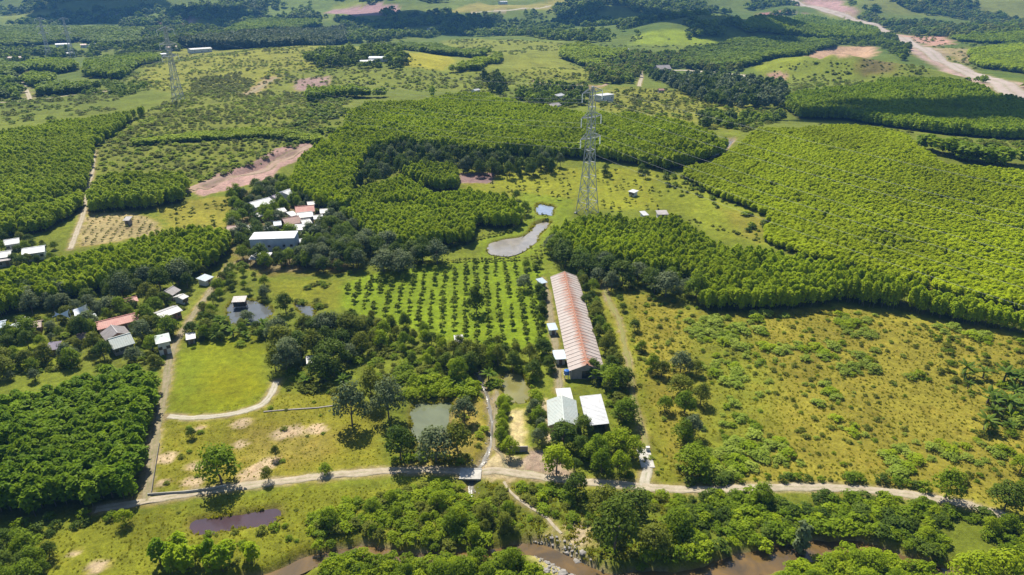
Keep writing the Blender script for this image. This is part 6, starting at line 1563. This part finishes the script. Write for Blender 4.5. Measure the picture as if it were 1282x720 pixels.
# ------------------------------------------------------------------ boulders of the river bend and ditch, seedling rows
def rocks():
    def rock(rng):
        V = []; F = []
        me = bpy.data.meshes.new('boulder')
        import bmesh
        bm = bmesh.new(); bmesh.ops.create_icosphere(bm, subdivisions=2, radius=.5)
        for v in bm.verts:
            n = float(fbm(v.co.x * 2 + rng.uniform(0, 9), v.co.y * 2 + v.co.z, 3, 2)); v.co *= .7 + .6 * n
            v.co.z *= .6
        bm.to_mesh(me); bm.free(); me.materials.append(M['stone']); return me
    col_ = bpy.data.collections.new('lib_boulder'); lst = []
    for k in range(5):
        me = rock(np.random.default_rng(k)); ob = bpy.data.objects.new('boulder', me); col_.objects.link(ob); lst.append((me, None, me))
    PROTO['boulder'] = lst; LIB['boulder'] = col_
    rng = np.random.default_rng(3); pts = []; siz = []
    poly = P([(658, 674), (690, 668), (722, 684), (758, 712), (770, 730), (700, 735), (675, 705)])[:, :2]
    p = fill(poly, .6, rng, .5)
    for x, y in p:
        if rng.uniform() < .8: pts.append((x, y, gz_at(x, y) + rng.uniform(-.05, .1))); s = .2 + rng.exponential(.22); siz.append((s, s * rng.uniform(.7, 1.2), s * .8))
    for t in range(200):
        i = rng.integers(0, len(stream_line) - 1); q = stream_line[i] + (stream_line[i + 1] - stream_line[i]) * rng.uniform()
        x, y = q + rng.normal(size=2) * .9; pts.append((x, y, gz_at(x, y) + .05)); s = .15 + rng.exponential(.14); siz.append((s, s, s * .8))
    scatter('rocks', 'boulder', pts, siz, 'grey stones in the rocky river bend and the ditch', 'rocks', 9)
    # large boulders one can pick out
    for k in range(26):
        i = rng.integers(0, len(p)); x, y = p[i]
        o = link('boulder', lst[k % 5][0], None, (x, y, gz_at(x, y) + .1), (0, 0, rng.uniform(0, 6))); s = rng.uniform(.8, 1.6); o.scale = (s, s * rng.uniform(.7, 1.1), s * .8)
        tag(o, 'pale grey boulder lying in the rocky bed of the river bend', 'boulder', 'large boulders of the river bend')
rocks()
def seed_rows():
    rng = np.random.default_rng(8); poly = P([(98, 310), (110, 268), (150, 264), (192, 276), (202, 290), (150, 300)])[:, :2]
    c = poly.mean(0); a = 0.25
    for i in range(-16, 17):
        for j in range(-22, 23):
            x, y = i * 3.4, j * 2.6
            X = c[0] + x * math.cos(a) - y * math.sin(a); Y = c[1] + x * math.sin(a) + y * math.cos(a) + rng.uniform(-.3, .3)
            if pdist(np.array([X]), np.array([Y]), poly)[0] < .5 or rng.uniform() < .25: continue
            put('sapling', 'sapling', (X, Y, gz_at(X, Y) - .03), 1.3 * rng.uniform(.6, 1.3), 1.6 * rng.uniform(.7, 1.2), 'seedling in the rows of the tan plot', 'seedlings of the tan plot', rng)
seed_rows()
# ------------------------------------------------------------------ clouds that shade the far country
def cloud(px, rx, ry, seed, alt=900.0):
    import bmesh
    q = P1(*px); c = q + TO_SUN * (alt - q[2]) / TO_SUN[2]
    rng = np.random.default_rng(seed); bm = bmesh.new()
    for k in range(16):
        a = rng.uniform(0, 6.28); r = math.sqrt(rng.uniform()) * .75
        s = rng.uniform(.28, .5)
        g = bmesh.ops.create_icosphere(bm, subdivisions=3, radius=1.0)
        off = np.array([math.cos(a) * r * rx, math.sin(a) * r * ry, rng.uniform(0, .25) * rx * .4])
        for v in g['verts']:
            w = np.array(v.co); n = float(vnoise(w[0] * 3 + k * 7, w[1] * 3 + w[2] * 2, seed)) * .35 + .8
            v.co = (w[0] * s * rx * n + off[0], w[1] * s * ry * n + off[1], max(w[2], -.3) * s * rx * .35 * n + off[2])
    me = bpy.data.meshes.new('cloud'); bm.to_mesh(me); bm.free()
    me.polygons.foreach_set('use_smooth', np.ones(len(me.polygons), bool)); me.materials.append(M['cloud'])
    o = link('cloud', me, None, c); tag(o, kind='structure')
M['cloud'] = plain_mat('cloud', (0.85, 0.86, 0.88), (0.78, 0.80, 0.83), 1.0, 0.01)
cloud((1200, 150), 140, 40, 1)
cloud((790, 26), 200, 120, 2)
cloud((120, 16), 190, 150, 3)
cloud((260, 20), 120, 110, 6)
cloud((530, 28), 170, 150, 4)
cloud((900, 20), 150, 200, 5)
# ------------------------------------------------------------------ set out the countable plants, the largest 300 of each kind singly, the rest as one mass
CATS = {'acacia_tree': 'tree', 'broadleaf_tree': 'tree', 'fruit_tree': 'tree', 'shrub': 'shrub', 'palm': 'palm', 'tall_tree': 'tree', 'sapling': 'sapling', 'field_bush': 'shrub'}
REST = {'acacia_tree': 'inner rows of the deep green acacia stand by the track', 'broadleaf_tree': 'smaller broadleaf trees filling the groves between the houses and ponds',
        'shrub': 'low thicket growing between the larger shrubs along the river', 'fruit_tree': 'remaining small fruit trees of the grassy orchard',
        'palm': 'smaller palms and bananas between the trees', 'tall_tree': 'remaining slender trees in the groves', 'sapling': 'small saplings dotted over the meadows and far gardens',
        'field_bush': 'low weeds and small bushes dotted over the dry pasture'}
for fam, lst in WAIT.items():
    lst.sort(key=lambda e: -e[0])
    for s, kind, xyz, sc, rz, label, group in lst[:300]:
        n = len(PROTO[kind]); cm, tm, me = PROTO[kind][int(rz * 1000) % n]
        if tm is None or fam in ('fruit_tree',):
            o = link(fam, me, None, xyz, (0, 0, rz)); o.scale = sc
        else:
            o = link(fam, None, None, xyz, (0, 0, rz)); o.scale = sc; o.empty_display_size = 0.2
            link('trunk', tm, o); link('crown', cm, o)
        tag(o, label, CATS[fam], group)
    rest = {}
    for e in lst[300:]: rest.setdefault(e[1], []).append(e)
    for kind, es in rest.items():
        lf = {'leaf_dark': 'dark', 'leaf_green': 'green', 'leaf_grey': 'grey green', 'leaf_fresh': 'fresh green', 'leaf_olive': 'olive', 'leaf_pale': 'pale green'}
        w = next((v for a, v in lf.items() if kind.endswith(a)), '')
        scatter({'acacia_tree': 'acacia_wood', 'broadleaf_tree': 'tree_grove', 'shrub': 'thicket', 'palm': 'palm_grove', 'tall_tree': 'tree_grove', 'sapling': 'scrub', 'fruit_tree': 'orchard', 'field_bush': 'weeds'}[fam],
                kind, [e[2] for e in es], [e[3] for e in es], (w + ' ' + REST[fam]).strip(), 'undergrowth' if fam in ('shrub', 'sapling', 'field_bush') else 'wood', hash_s(kind))

# ------------------------------------------------------------------ the air: pale even haze round the whole valley
def haze():
    m, nt, out = new_mat('haze')
    v = nd(nt, 'ShaderNodeVolumePrincipled')
    v.inputs['Color'].default_value = (0.17, 0.47, 1.0, 1); v.inputs['Density'].default_value = 0.000085
    v.inputs['Anisotropy'].default_value = 0.0
    nt.links.new(v.outputs[0], out.inputs['Volume'])
    zmin = float(gz2.min()) - 1.0; zmax = max(float(gz2.max()) + 25, 140)
    mb = MB().box(float(xs[0]) - 20, float(xs[-1]) + 20, float(ys[0]) - 20, float(ys[-1]) + 20, zmin, zmax)
    o = mb.build('haze', m); tag(o, 'thin bluish haze filling the air over the valley', 'haze', kind='stuff')
haze()
